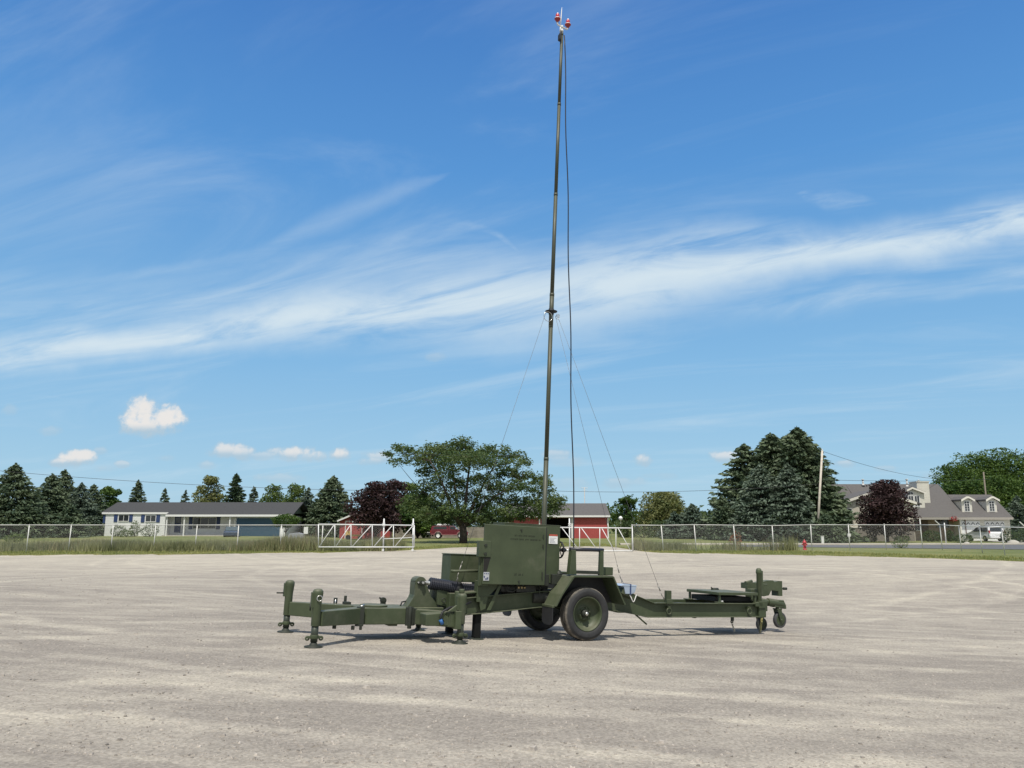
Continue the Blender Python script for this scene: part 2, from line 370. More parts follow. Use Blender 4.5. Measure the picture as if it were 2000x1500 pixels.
def gravel_mat():
    m = bpy.data.materials.new('gravel'); m.use_nodes = True; nt = m.node_tree; g = NG(nt); p = nt.nodes['Principled BSDF']
    co = g.n('ShaderNodeTexCoord').outputs['Object']
    sp = g.n('ShaderNodeSeparateXYZ'); g.put(sp.inputs[0], co); X, Y, Z = sp.outputs
    def arcs(cx, cy, rs, as_, seed, sc=1.0, dist=0.6):
        dx = g.m('SUBTRACT', X, cx); dy = g.m('SUBTRACT', Y, cy)
        r = g.m('SQRT', g.m('ADD', g.m('MULTIPLY', dx, dx), g.m('MULTIPLY', dy, dy)))
        an = g.m('ARCTAN2', dy, dx)
        return g.noise(g.xyz(g.m('MULTIPLY', r, rs), g.m('MULTIPLY', an, as_), seed), sc, 4, 0.62, dist)
    s1 = arcs(9, 50, 1.25, 2.6, 1.0, 1.0, 1.1); s2 = arcs(-25, 150, 2.0, 9.0, 5.0); s3 = arcs(45, -60, 1.7, 5.0, 9.0)
    s4 = arcs(40, 140, 2.6, 8.0, 12.0); s5 = arcs(30, -45, 0.4, 3.0, 20.0)
    big = g.noise(co, 0.16, 5, 0.6)
    mid = g.noise(co, 1.3, 6, 0.65)
    t = g.m('ADD', g.m('MULTIPLY', g.m('MULTIPLY', g.sstep(s1, 0.42, 0.68), g.m('SUBTRACT', 1.0, g.sstep(Y, 13, 26))), 0.22), g.m('MULTIPLY', g.sstep(s2, 0.42, 0.70), 0.17))
    t = g.m('ADD', t, g.m('MULTIPLY', g.sstep(s3, 0.46, 0.72), 0.16))
    t = g.m('ADD', t, g.m('MULTIPLY', g.sstep(s4, 0.5, 0.66), 0.16))
    t = g.m('ADD', t, g.m('MULTIPLY', g.m('SUBTRACT', s5, 0.5), 0.5))
    t = g.m('ADD', t, g.m('MULTIPLY', g.m('SUBTRACT', big, 0.5), 0.9))
    t = g.m('ADD', t, g.m('MULTIPLY', g.m('SUBTRACT', mid, 0.5), 0.55))
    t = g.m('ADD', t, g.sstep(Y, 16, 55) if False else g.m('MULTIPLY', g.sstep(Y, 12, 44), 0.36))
    # single tyre tracks: pale rings of compacted dust swept by turning vehicles
    wav = g.m('SUBTRACT', g.noise(co, 0.5, 3, 0.5), 0.5); brk = g.sstep(g.noise(co, 0.9, 5, 0.65), 0.36, 0.62)
    tr = None
    for cx, cy, r0, k in ((0.5, 25, 14.6, .9), (0.5, 25, 16.5, .8), (2.5, 41, 33.6, .8), (2.5, 41, 35.1, .9), (-19, 2, 13.0, .6), (-19, 2, 14.7, .6), (14, 36, 22.5, .6), (14, 36, 24.2, .6), (-30, 70, 62, .7), (-30, 70, 63.8, .7), (40, 75, 62, .6), (40, 75, 60.4, .6), (-6, 46, 14, .5), (-6, 46, 15.7, .5)):
        dx = g.m('SUBTRACT', X, cx); dy = g.m('SUBTRACT', Y, cy)
        r = g.m('SQRT', g.m('ADD', g.m('MULTIPLY', dx, dx), g.m('MULTIPLY', dy, dy)))
        q = g.m('ABSOLUTE', g.m('SUBTRACT', g.m('ADD', r, g.m('MULTIPLY', wav, 1.1)), r0))
        f = g.m('MULTIPLY', g.m('SUBTRACT', 1.0, g.sstep(q, 0.04, 0.34)), k)
        tr = f if tr is None else g.m('MAXIMUM', tr, f)
    t = g.m('ADD', t, g.m('MULTIPLY', g.m('MULTIPLY', tr, brk), 0.42))
    damp = g.m('MULTIPLY', g.sstep(g.noise(co, 0.45, 5, 0.7), 0.60, 0.74), 0.20)
    t = g.m('SUBTRACT', t, damp)
    grit = g.noise(co, 38, 6, 0.75)
    vo = g.n('ShaderNodeTexVoronoi'); g.put(vo.inputs['Vector'], co); vo.inputs['Scale'].default_value = 46; vo.inputs['Randomness'].default_value = 1
    vo2 = g.n('ShaderNodeTexVoronoi'); g.put(vo2.inputs['Vector'], co); vo2.inputs['Scale'].default_value = 15
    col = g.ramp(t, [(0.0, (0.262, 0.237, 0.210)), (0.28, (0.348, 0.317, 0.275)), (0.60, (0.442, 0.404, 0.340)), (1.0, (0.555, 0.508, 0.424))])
    peb = g.m('MULTIPLY_ADD', g.sstep(vo.outputs['Color'], 0.05, 0.95), 0.34, 0.80)
    gr = g.m('MULTIPLY_ADD', grit, 0.9, 0.56)
    k = g.m('MULTIPLY', peb, gr)
    sp2 = g.m('LESS_THAN', vo2.outputs['Distance'], 0.16); sel = g.m('GREATER_THAN', g.noise(co, 9, 2), 0.56)
    k = g.m('MULTIPLY', k, g.m('MULTIPLY_ADD', g.m('MULTIPLY', sp2, sel), -0.30, 1.0))
    g.put(p.inputs['Base Color'], g.mix(1.0, col, g.xyz(k, k, k), 'MULTIPLY'))
    p.inputs['Roughness'].default_value = 0.95; p.inputs['Specular IOR Level'].default_value = 0.15
    bp = g.n('ShaderNodeBump'); bp.inputs['Strength'].default_value = 0.55; bp.inputs['Distance'].default_value = 0.012
    h = g.m('ADD', g.m('MULTIPLY', grit, 1.0), g.m('ADD', g.m('MULTIPLY', vo.outputs['Distance'], 0.6), g.m('MULTIPLY', mid, 2.0)))
    g.put(bp.inputs['Height'], h); g.put(p.inputs['Normal'], bp.outputs[0]); return m
M_GROUND = ground_mat(); M_GRAVEL = gravel_mat()
M_ROAD = mat('asphalt', (0.115, 0.118, 0.128), 0.9, var=0.12, scale=3.0, bump=0.2)

xs = [-3000, -1200, -500, -250, -160] + fr(-120, -30, 4) + fr(-28, 32, 1.5) + fr(36, 120, 4) + [160, 250, 500, 1200, 3000]
ys = [-200, -60, -20] + fr(-8, 34, 1.5) + fr(36, 110, 2) + [120, 140, 180, 300, 800, 4000]


def lot_edge_base(x):
    P = [(-90, 46), (-50, 48.5), (-32, 50), (-20, 52.5), (-12, 56.5), (-8.3, 60), (-7.0, 63), (-5.6, 66), (-3.5, 69), (0, 71.2), (8.3, 71.2), (8.9, 68), (9.2, 58.5), (10, 54.5), (16, 52.0), (22, 47.5), (27, 40), (33, 33), (60, 20), (90, 18)]
    for (a, b), (c, d) in zip(P, P[1:]):
        if a <= x <= c: return b + (d-b)*(x-a)/(c-a)
    return P[0][1] if x < 0 else P[-1][1]
def lot_edge(x):
    return lot_edge_base(x) + 1.6*(mnoise.noise((x*0.35, 3, 0))) + 0.9*mnoise.noise((x*1.3, 7, 0)) + 0.45*mnoise.noise((x*4.0, 1, 0))
def ground_z(x, y): return gz(x, y) - (0.25 if (-88 < x < 88 and -26 < y < lot_edge_base(x)-4) else 0.0)
grid('ground', xs, ys, M_GROUND, -0.006, ground_z)
lx = fr(-90, -34, 2) + fr(-33.6, 34, 0.4)[0:] + fr(36, 90, 3)
ly = [-30, -10] + fr(-4, 34, 1.2) + fr(35, 72, 1.5)
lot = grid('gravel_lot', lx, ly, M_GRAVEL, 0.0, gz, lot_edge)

# asphalt road and its concrete edge beyond the right-hand fence
def strip(name, pts_near, pts_far, m, dz, zf=gz):
    V = []; F = []
    for (a, b), (c, d) in zip(pts_near, pts_far):
        V += [(a, b, zf(a, b)+dz), (c, d, zf(c, d)+dz)]
    for i in range(len(pts_near)-1): F.append((2*i, 2*i+2, 2*i+3, 2*i+1))
    me = bpy.data.meshes.new(name); me.from_pydata(V, [], F); me.materials.append(m)
    o = bpy.data.objects.new(name, me); link(o); o['kind'] = 'structure'; return o
rn = [(x, 69.5 - max(0, x-24)*0.50) for x in range(20, 100, 2)]
rf = [(x, 75.0 + max(0, x-20)*0.12) for x in range(20, 100, 2)]
strip('road', rn, rf, M_ROAD, 0.02)
M_CURB = mat('curb_concrete', (0.50, 0.46, 0.40), 0.85, var=0.1, scale=1.0)
cb = MB()
for i in range(-5, 50):
    x0, x1 = 20+2*i, 22+2*i
    y0 = 75.1+max(0, x0-20)*0.12; y1 = 75.1+max(0, x1-20)*0.12
    za, zb = gz(x0, y0), gz(x1, y1)
    V = [(x0, y0, za-.1), (x1, y1, zb-.1), (x1, y1+.9, zb-.1), (x0, y0+.9, za-.1), (x0, y0, za+.13), (x1, y1, zb+.13), (x1, y1+.9, zb+.15), (x0, y0+.9, za+.15)]
    cb.add(V, [(4, 5, 6, 7), (0, 1, 5, 4), (3, 7, 6, 2)])
c_ = cb.build('kerb', M_CURB); c_['kind'] = 'structure'
strip('driveway', [(54, 81.0), (64, 82)], [(56, 99), (68, 99)], CONC, 0.03)
strip('front_path', [(12, 78.5), (30, 78.7), (46, 79.3)], [(12, 80), (30, 80), (46, 80.6)], M_CURB, 0.02)

# loose stones on the lot (nobody could count them)
rng = np.random.default_rng(4)
def stones():
    n = 15000
    d = 5.5 + 26*rng.random(n)**1.6; a = (rng.random(n)-0.5)*1.42
    sz = 0.0045 + 0.012*rng.random(n)**5 + 0.003*rng.random(n)
    big = rng.random(n) < 0.006; sz[big] *= 2.2
    cube = np.array([(-1, -1, -.6), (1, -1, -.6), (1, 1, -.6), (-1, 1, -.6), (-.6, -.7, .6), (.6, -.6, .7), (.7, .6, .6), (-.6, .7, .5)])
    fc = [(0, 1, 5, 4), (1, 2, 6, 5), (2, 3, 7, 6), (3, 0, 4, 7), (4, 5, 6, 7)]
    out = []
    for i in range(n):
        x, y = d[i]*math.tan(a[i]), d[i]; r = rng.random()*6.28; c, s = math.cos(r), math.sin(r)
        q = cube*(0.7+0.5*rng.random((8, 3)))*sz[i]
        P = np.stack([q[:, 0]*c-q[:, 1]*s*0.8+x, q[:, 0]*s+q[:, 1]*c*0.8+y, q[:, 2]*0.75+gz(x, y)+sz[i]*0.25], 1)
        for f in fc: out.append(P[list(f)])
    m = mat('pebble', (0.33, 0.30, 0.27), 0.9, var=0.6, scale=9.0)
    o = sheet(np.array(out), 4, 'gravel_stones', m); o['kind'] = 'stuff'; o['label'] = 'loose pebbles scattered over the gravel lot'; o['category'] = 'stones'
stones()

# grass blades
def blades(name, spots, hfun, m, w=0.03, label=None, cat='grass', lean=0.35):
    n = len(spots); out = np.zeros((n, 3, 3), dtype=np.float32)
    for i, (x, y) in enumerate(spots):
        h = hfun(x, y); a = rng.random()*6.28; z = gz(x, y); l = lean*h
        dx, dy = math.cos(a)*w/2, math.sin(a)*w/2; b = rng.random()*6.28
        out[i] = [(x-dx, y-dy, z-.02), (x+dx, y+dy, z-.02), (x+math.cos(b)*l*rng.random(), y+math.sin(b)*l*rng.random(), z+h)]
    o = sheet(out, 3, name, m); tag(o, label, cat, None, 'stuff'); return o
M_WEED = foliage('weed_green', (0.150, 0.170, 0.090), (0.34, 0.34, 0.19), 0.35, 0.3)
M_WEEDT = foliage('weed_tan', (0.22, 0.19, 0.11), (0.42, 0.36, 0.23), 0.5, 0.3)
M_TURF = foliage('turf', (0.16, 0.20, 0.06), (0.40, 0.38, 0.16), 0.25, 0.25)
def fence_y(x):   # line of the chain link fence
    P = [(-90, 49), (-36, 56.5), (-18, 57.5), (-7, 58.5), (9, 58.5), (15, 57), (21, 58.0), (25, 60.5), (30, 62), (33, 63)]
    for (a, b), (c, d) in zip(P, P[1:]):
        if a <= x <= c: return b + (d-b)*(x-a)/(c-a)
    return P[-1][1]
def weed_spots(n):
    s = []
    while len(s) < n:
        x = -48 + 84*rng.random()
        if -8.5 < x < 9.2 or x > 20.5: continue
        y = fence_y(x) + rng.normal()*0.7 + 0.9 + (rng.random()**2)*7*(1 if x < 0 else 0.5)
        if x < 0 and y < fence_y(x)-0.3: y = fence_y(x) + rng.random()*2
        if x > 0 and y < fence_y(x)-0.3: y = fence_y(x) + rng.random()*2
        k = mnoise.noise((x*0.25, y*0.25, 2)) - 0.35*sst(13, 20.5, x)
        if rng.random() < 0.42 + 1.6*k: s.append((x, y))
    return s
def weed_h(x, y):
    h = 0.58 + 0.55*mnoise.noise((x*0.22, 5, 1)) + 0.35*rng.random()
    if x < -18: h *= 0.95
    return max(0.18, h*(0.55+0.6*rng.random()))
blades('tall_weeds', weed_spots(52000), weed_h, M_WEED, 0.055, 'tall green weeds growing along the chain link fence', 'weeds', 0.45)
sp_ = [p for p in weed_spots(16000) if mnoise.noise((p[0]*0.2, p[1]*0.2, 9)) > -0.05]
blades('dry_weeds', sp_, lambda x, y: weed_h(x, y)*1.12, M_WEEDT, 0.04, 'dry straw coloured seed heads among the weeds at the fence', 'weeds', 0.4)
vs = []
for i in range(60000):
    x = -52 + 96*rng.random()
    e = lot_edge(x); y = e - 0.5 + (abs(rng.normal())*0.35 if rng.random() < .35 else rng.random()*9.5)
    if -8.0 < x < 8.9 and not (y > e-0.2): continue
    if x > 20 and y > 69.5-max(0, x-24)*0.5: continue
    vs.append((x, y))
blades('verge_grass', vs, lambda x, y: 0.03+0.08*rng.random()*(0.5+sst(0, 2.5, y-lot_edge_base(x))), M_TURF, 0.06, 'short grass on the verge between gravel lot and fence', 'grass', 0.5)

# ================================================================ the mast trailer (local frame: x along it, y away, z up)
TR = empty('mast_trailer', TO, 0, 'olive drab military trailer with tall telescoping mast on the gravel lot', 'trailer')
TR.rotation_mode = 'XYZ'
_ex = Vector((math.cos(YAW)*math.cos(TPITCH), math.sin(YAW)*math.cos(TPITCH), -math.sin(TPITCH)))
_ey = Vector((-math.sin(YAW), math.cos(YAW), 0)); _ez = _ex.cross(_ey)
MT = Matrix((_ex, _ey, _ez)).transposed()
TR.rotation_euler = MT.to_euler('XYZ')
def TW(x, y, z): return TO + MT @ Vector((x, y, z))

def Mx(pts, f): return [(a, f) for a in pts]
# --- frame rails: C-channels with flanges
RT = [(-1.95, .60), (-1.6, .635), (-.6, .72), (1.12, .70), (1.58, .555), (3.95, .555)]
RB = [(3.95, .315), (1.44, .315), (1.2, .36), (.8, .42), (.2, .46), (-.64, .47), (-1.3, .405), (-1.95, .35)]
for sgn in (-1, 1):
    b = MB(); y0 = .40*sgn; y1 = .388*sgn; b.prism(RT+RB, min(y0, y1), max(y0, y1))
    def flange(line, t):
        lo = [(x, z) for x, z in line]; hi = [(x, z+t) for x, z in line][::-1]
        a, c = sorted((.402*sgn, .462*sgn)); b.prism(lo+hi, a, c)
    flange([(x, z-.012) for x, z in RT], .014); flange([(x, z+.0) for x, z in RB[::-1]], .012)
    fr_ = b.build('frame_rail', GREEN, TR, .003, 1)
    if sgn < 0:
        for x in (1.875, 3.69):
            h = MB(); h.torus((x, -.475, .42), .048, .011, 'y', 18, 8); h.box(x-.02, x+.02, -.49, -.403, .46, .50); h.build('tie_down_ring', GREEN2, fr_)
b = MB()
for x in (-1.9, -1.25, -.45, .55, 1.3, 2.0, 2.7, 3.4, 3.9): 
    b = MB()
    z = {-1.9: .48, -1.25: .53, -.45: .59, .55: .58, 1.3: .5}.get(x, .44)
    b.box(x-.035, x+.035, -.386, .386, z-.06, z+.07); b.build('cross_member', DGREEN, TR, .004)

# axle, springs, running gear
b = MB(); b.tube((0.03, -.62, .405), (0.03, .62, .405), .05); b.tube((.03, -.1, .405), (.03, .1, .405), .11)
b.build('axle', DGREEN, TR)
for s in (-1, 1):
    b = MB(); pts = [(-.42+.84*i/10 + .03, .33*s, .50-.085*(1-((i-5)/5)**2)) for i in range(11)]
    for k in range(4): 
        q = [(p[0]*(1-.0), p[1], p[2]-.012*k) for p in pts[k:11-k]]
        for p0, p1 in zip(q, q[1:]): b.beam(p0, p1, .06, .011)
    b.build('leaf_spring', DGREEN, TR)

# --- wheels
def wheel(y, s):
    """s=-1: outer face looks towards -y"""
    c = (.03, y, .405); R = .408
    w = empty('wheel'); w.parent = TR
    prof = []
    # section of the tyre from inner bead over the tread to the outer bead (r, h); h positive = inner side
    sec = [(.262, .085), (.30, .112), (.345, .118), (.380, .105), (.400, .080), (.405, .05), (.397, .046), (.397, .036), (.407, .031), (.4085, .012), (.399, .008), (.399, -.008), (.4085, -.012), (.407, -.031), (.397, -.036), (.397, -.046), (.405, -.05), (.400, -.080), (.382, -.104), (.36, -.112), (.352, -.1185), (.34, -.1195), (.325, -.119), (.30, -.116), (.278, -.108), (.262, -.09)]
    b = MB(); b.lathe([(r, -h*s if s < 0 else -h*1) if False else (r, h*(1 if s < 0 else -1)) for r, h in sec], c, 'y', 64)
    b.build('tyre', TYRE, w)
    f = 1 if s < 0 else -1
    rim = [(.262, .10), (.255, .098), (.247, .05), (.247, -.07), (.262, -.098), (.266, -.100), (.258, -.103), (.243, -.092), (.238, -.055), (.224, -.015), (.192, .015), (.150, .03), (.115, .034), (.105, .012), (.085, .008), (.0, .008)]
    b = MB(); b.lathe([(r, h*f) for r, h in rim], c, 'y', 48)
    for k in range(6):
        a = k*math.pi/3+.3; b.tube((c[0]+.088*math.cos(a), y-.0*f, c[2]+.088*math.sin(a)), (c[0]+.088*math.cos(a), y-.022*f, c[2]+.088*math.sin(a)), .011, seg=6)
    b.build('rim', GREEN, w)
    b = MB(); b.lathe([(.062, .01*f), (.058, -.04*f), (.046, -.05*f), (.036, -.055*f)], c, 'y', 24)
    b.build('hub', DGREEN, w)
    b = MB(); b.lathe([(.032, -.053*f), (.032, -.07*f), (.027, -.082*f), (.015, -.09*f), (.0, -.092*f)], c, 'y', 20)
    b.build('hub_cap', STEEL, w)
    return w
def tyre_mat():
    m = bpy.data.materials.new('tyre_rubber'); m.use_nodes = True; nt = m.node_tree; g = NG(nt); p = nt.nodes['Principled BSDF']
    co = g.n('ShaderNodeTexCoord').outputs['Object']; n1 = g.noise(co, 9, 5, .6)
    sp = g.n('ShaderNodeSeparateXYZ'); g.put(sp.inputs[0], co); X, Y, Z = sp.outputs
    r = g.m('SQRT', g.m('ADD', g.m('POWER', g.m('SUBTRACT', X, .03), 2.0), g.m('POWER', g.m('SUBTRACT', Z, .405), 2.0)))
    dust = g.m('MULTIPLY', g.sstep(r, .372, .397), g.m('SUBTRACT', 1.0, g.sstep(r, .4, .407)))
    dust = g.m('MULTIPLY', g.m('ADD', dust, g.m('MULTIPLY', g.sstep(r, .385, .405), .35)), g.sstep(n1, .3, .7))
    g.put(p.inputs['Base Color'], g.mix(g.m('MULTIPLY', dust, .8), g.ramp(n1, [(.3, (.021, .022, .024)), (.7, (.036, .037, .040))]), (.26, .23, .19)))
    p.inputs['Roughness'].default_value = .75
    return m
TYRE = tyre_mat()
wheel(-.70, -1); wheel(.71, 1)

# --- fenders and mud flaps
def fender(s):
    ya, yb = (-.86, -.50) if s < 0 else (.50, .86)
    out = [(-.60, .52), (-.50, .70), (-.30, .965), (-.27, .985), (.45, .995), (.475, .98), (.71, .55)]
    inn = [(x + dx, z + dz) for (x, z), (dx, dz) in zip(out, [(.03, .0), (.03, -.01), (.025, -.02), (.01, -.026), (-.005, -.026), (-.02, -.02), (-.03, 0)])]
    b = MB(); b.prism(out + inn[::-1], ya, yb)
    # inner wall and turned-down lip
    wy = (yb-.012, yb) if s < 0 else (ya, ya+.012)
    fo = b.build('fender', GREEN, TR, .004)
    b = MB(); b.prism([(-.565, .53), (-.28, .955), (.45, .965), (.675, .56)], wy[0]+.001, wy[1]-.001); b.build('inner_wall', BLACK, fo)
    return fo
fender(-1); fender(1)
for s in (-1, 1):
    y0, y1 = sorted((.52*s, .84*s)); b = MB()
    n = 8; pr = [(y0, .52), (y1, .52), (y1+.0, .30), (y1-.03, .26), (y1-.09, .24), (y0+.09, .24), (y0+.03, .26), (y0, .30)]
    b.prism(pr, -.635, -.62, 'x'); o = b.build('mud_flap', BLACK, TR, .003)
    b = MB(); b.box(-.64, -.60, y0, y1, .50, .535); b.build('flap_bracket', GREEN2, TR, .004)

# --- guard frame on the fender
gf = empty('guard_frame'); gf.parent = TR
b = MB(); b.prism([(-.30, .995), (-.17, .995), (-.19, 1.375), (-.265, 1.375)], -.76, -.66); b.build('upright', GREEN, gf, .006)
b = MB(); b.prism([(.275, .995), (.355, .995), (.345, 1.38), (.285, 1.38)], -.74, -.68); b.build('upright', GREEN, gf, .006)
b = MB(); b.tube((-.27, -.70, 1.385), (.36, -.70, 1.39), .028); b.build('padded_rail', BLACKP, gf)
b = MB(); b.box(-.165, .272, -.735, -.675, 1.01, 1.06); b.build('lower_rail', DGREEN, gf, .005)
b = MB(); b.box(.42, .56, -.70, -.55, .996, 1.125); b.build('socket_box', GREEN, TR, .008)
b = MB()
for z in (1.03, 1.06, 1.09): b = MB(); b.box(.5625, .585, -.66, -.60, z, z+.012); b.build('latch', DGREEN, TR)
b = MB(); b.torus((-.215, -.3, 1.365), .125, .014, 'x', 28, 8)
for k in range(3):
    a = k*2.094; b.tube((-.215, -.3, 1.365), (-.215, -.3+.12*math.cos(a), 1.365+.12*math.sin(a)), .008)
b.tube((-.34, -.3, 1.365), (-.10, -.3, 1.365), .02); b.tube((-.17, -.3, 1.365), (-.12, -.3, 1.365), .035)
hw = b.build('hand_wheel', BLACK, TR)
b = MB(); b.tube((-.10, -.3, 1.365), (.03, -.3, 1.365), .011); b.build('shaft', STEEL, hw)

# --- generator cabinet
GC = empty('generator_cabinet'); GC.parent = TR
b = MB(); b.box(-1.34, -.335, -.50, -.09, .845, 1.735); b.box(-1.34, -.32, -.503, -.085, 1.737, 1.748)
b.build('housing', GREEN, GC, .012)
b = MB(); b.box(-1.715, -.64, -.585, -.545, .815, 1.705)
door = b.build('door', GREEN, GC, .008)
b = MB()
for x, z in ((-1.09, 1.645), (-1.10, .865)): b = MB(); b.tube((x, -.60, z), (x, -.583, z), .014, seg=10); b.build('fastener', DGREEN, GC)
for z in (1.38, 1.53, .90, .96): b = MB(); b.box(-.70, -.685, -.597, -.583, z, z+.055); b.build('latch', DGREEN, GC)
b = MB(); b.box(-.637, -.615, -.56, -.50, .83, 1.70); b.build('seal', BLACK, GC)
# stencilled lettering too worn to read: rows of short strokes
b = MB(); rr = random.Random(3)
def strokes(x0, x1, z, h, words):
    x = x0
    while x < x1:
        n = rr.choice(words)
        for k in range(n):
            w = .013
            kind = rr.random(); y = -.5875
            b.box(x, x+.0035, y, y+.0022, z, z+h)
            if kind < .7: b.box(x+.0035, x+w*.8, y, y+.0022, z+h*.8, z+h)
            if kind > .3: b.box(x+.0035, x+w*.8, y, y+.0022, z, z+h*.2)
            if kind > .5: b.box(x+w*.6, x+w*.8, y, y+.0022, z+h*.2, z+h*.8)
            x += w+.004
            if x > x1: break
        x += .018
strokes(-1.20, -.84, 1.545, .022, (3, 4, 7)); strokes(-1.27, -.74, 1.49, .022, (4, 5, 8)); strokes(-1.18, -1.03, .955, .03, (3, 3))
M_INK = mat('stencil_ink', (0.022, 0.028, 0.018), .7)
b.build('stencil', M_INK, GC)
b = MB(); b.box(-.545, -.385, -.508, -.502, 1.455, 1.575); sg = b.build('notice_plate', WHITE, GC, label='white notice plate with red heading')
b = MB(); b.box(-.54, -.39, -.5105, -.5085, 1.578, 1.60); b.box(-.54, -.39, -.505, -.5025, 1.575, 1.603)
b.build('red_heading', mat('sign_red', (.42, .09, .06), .5), sg)
M_SIGNINK = mat('sign_ink', (.30, .32, .36), .6)
b = MB()
for i in range(5): b.box(-.53, -.53+.12*(.6+.4*rr.random()), -.5105, -.5085, 1.545-.018*i, 1.549-.018*i)
b.build('print', M_SIGNINK, sg)
b = MB(); b.box(-1.705, -1.61, -.592, -.5865, .87, .995); pl = b.build('data_plate', mat('aluminium_plate', (.50, .52, .55), .4, .3), GC, label='small aluminium data plate with dark print')
b = MB()
for x in (-1.695, -1.667, -1.637): b.box(x, x+.016, -.5945, -.5925, .965, .982)
for (x, z, w, h) in ((-1.70, .91, .02, .03), (-1.68, .885, .05, .018), (-1.65, .90, .025, .02)): b.box(x, x+w, -.5945, -.5925, z, z+h)
b.build('print', mat('plate_ink', (.08, .10, .18), .6), pl)
b = MB(); b.box(-1.80, -1.60, -.60, -.50, 1.215, 1.455)
hb = b.build('hinge_bracket', GREEN, GC, .006)
b = MB()
for z in (1.265, 1.39): b.tube((-1.705, -.615, z), (-1.705, -.598, z), .018, seg=8); b.tube((-1.685, -.612, z+.005), (-1.685, -.598, z+.005), .014, seg=8)
b.build('bolt', DGREEN, hb)
b = MB(); b.box(-1.735, -1.715, -.56, -.53, .80, 1.216); b.box(-1.76, -1.60, -.544, -.51, .79, 1.21); b.build('side_column', GREEN2, GC, .003)
b = MB(); b.prism([(-1.71, 1.21), (-1.60, 1.21), (-1.66, .99), (-1.71, .99)], -.5895, -.587); b.build('recess_shade', mat('painted_shade', (.012, .012, .010), .8), GC)  # flat dark panel on the door: shade of an open gap painted on
b = MB(); b.box(-.62, -.53, -.53, -.45, .80, .98); b.box(-.49, -.40, -.56, -.45, .83, .99); b.box(-.39, -.30, -.54, -.40, .86, .98); b.tube((-.33, -.5, .96), (-.33, -.45, 1.03), .05)
b.build('door_bracket', DGREEN, GC, .01)
# smaller cabinet ahead of it
b = MB(); b.box(-2.04, -1.36, -.10, .25, .815, 1.225); b.box(-2.05, -1.35, -.11, .26, 1.227, 1.24)
b.build('battery_cabinet', GREEN, TR, .008)
b = MB(); b.path([(-2.10, -.27, .985), (-2.04, -.30, .985), (-1.9, -.30, .99), (-1.68, -.33, .998)], .021, 10); b.build('grab_bar', GREEN2, TR)
# engine and fittings below the cabinet
b = MB(); b.box(-1.45, -.45, -.36, .3, .725, .80); b.box(-1.3, -.95, -.40, .2, .70, .78); b.tube((-1.15, -.37, .75), (-.8, -.37, .72), .04); b.box(-1.05, -.72, -.44, -.3, .70, .80)
b.tube((-.75, -.38, .62), (-.4, -.38, .62), .09); b.tube((-.5, -.45, .56), (-.42, -.45, .76), .015)
b.path([(-1.25, -.41, .78), (-1.2, -.44, .71), (-1.12, -.44, .70), (-1.02, -.42, .76)], .012, 8)
b.path([(-.62, -.42, .80), (-.66, -.45, .70), (-.58, -.46, .60), (-.5, -.44, .52)], .010, 8)
b.tube((-1.2, .1, .60), (-.6, .1, .60), .13); b.box(-1.18, -.62, -.2, .1, .60, .73); b.box(-.58, -.34, -.44, -.20, .56, .74)
b.build('engine', mat('grimy_engine', (.03, .032, .028), .7, var=.3, scale=12), TR, .004)
b = MB()
for x in (-1.03, -.975, -.925): b.tube((x, -.47, .765), (x, -.44, .79), .014, seg=8); b.tube((x, -.44, .79), (x, -.36, .79), .010, seg=8)
b.build('brass_fitting', BRASS, TR)
b = MB(); b.prism([(-1.70, .86), (-1.30, .86), (-1.55, .62), (-1.58, .45), (-1.66, .42), (-1.70, .60)], -.455, -.44); b.box(-1.74, -1.68, -.47, -.36, .55, .86)
b.prism([(-1.38, .80), (-1.33, .80), (-1.50, .43), (-1.56, .43)], -.475, -.458)
b.build('gusset', GREEN2, TR, .003)
# --- landing legs
for x, y, zt in ((-1.665, -.35, .40), (-1.80, .36, .40)):
    lg = empty('landing_leg'); lg.parent = TR
    b = MB(); b.box(x-.052, x+.052, y-.052, y+.052, .02, zt); b.build('tube', mat('leg_black', (.008, .009, .009), .75, spec=.2), lg, .006)
    b = MB(); b.lathe([(0, -.015), (.125, -.015), (.128, -.002), (.10, .012), (.055, .022), (0, .022)], (x, y, 0), 'z', 24); b.build('foot_pad', DGREEN, lg)

# --- outrigger platform
OP = empty('outrigger_platform'); OP.parent = TR
def arm(p, q, w0, w1, z0a, z1a, z0b, z1b):
    p, q = Vector((*p, 0)), Vector((*q, 0)); d = (q-p).normalized(); n = Vector((-d.y, d.x, 0))
    m = MB(); vs = []
    for (c, w, za, zb) in ((p, w0, z0a, z1a), (q, w1, z0b, z1b)):
        for sx_, z in ((-1, za), (1, za), (1, zb), (-1, zb)): vs.append(Vector((c.x, c.y, z)) + n*(sx_*w/2))
    m.add(vs, [(0, 1, 2, 3), (7, 6, 5, 4), (0, 4, 5, 1), (1, 5, 6, 2), (2, 6, 7, 3), (3, 7, 4, 0)]); return m
b = MB(); hull = [(-3.47, -.26), (-3.38, -.32), (-2.76, -.32), (-2.60, -.24), (-2.15, -.20), (-2.15, .20), (-2.60, .24), (-2.76, .32), (-3.38, .32), (-3.47, .26)]
b.prism(hull, .215, .445, 'z'); b.box(-3.02, -2.88, -.24, -.05, .185, .216)
b.build('hull', GREEN, OP, .012)
b = MB(); b.lathe([(0, .0), (.20, .0), (.20, .022), (.175, .028), (0, .028)], (-3.20, -.05, .447), 'z', 28); b.build('turntable', GREEN2, OP, .002)
b = MB(); b.box(-3.0, -2.93, .20, .26, .446, .50); b.tube((-2.965, .2, .51), (-2.965, .26, .51), .045); b.tube((-3.03, .23, .55), (-2.96, .23, .51), .012); b.build('clamp_lug', DGREEN, OP, .004)
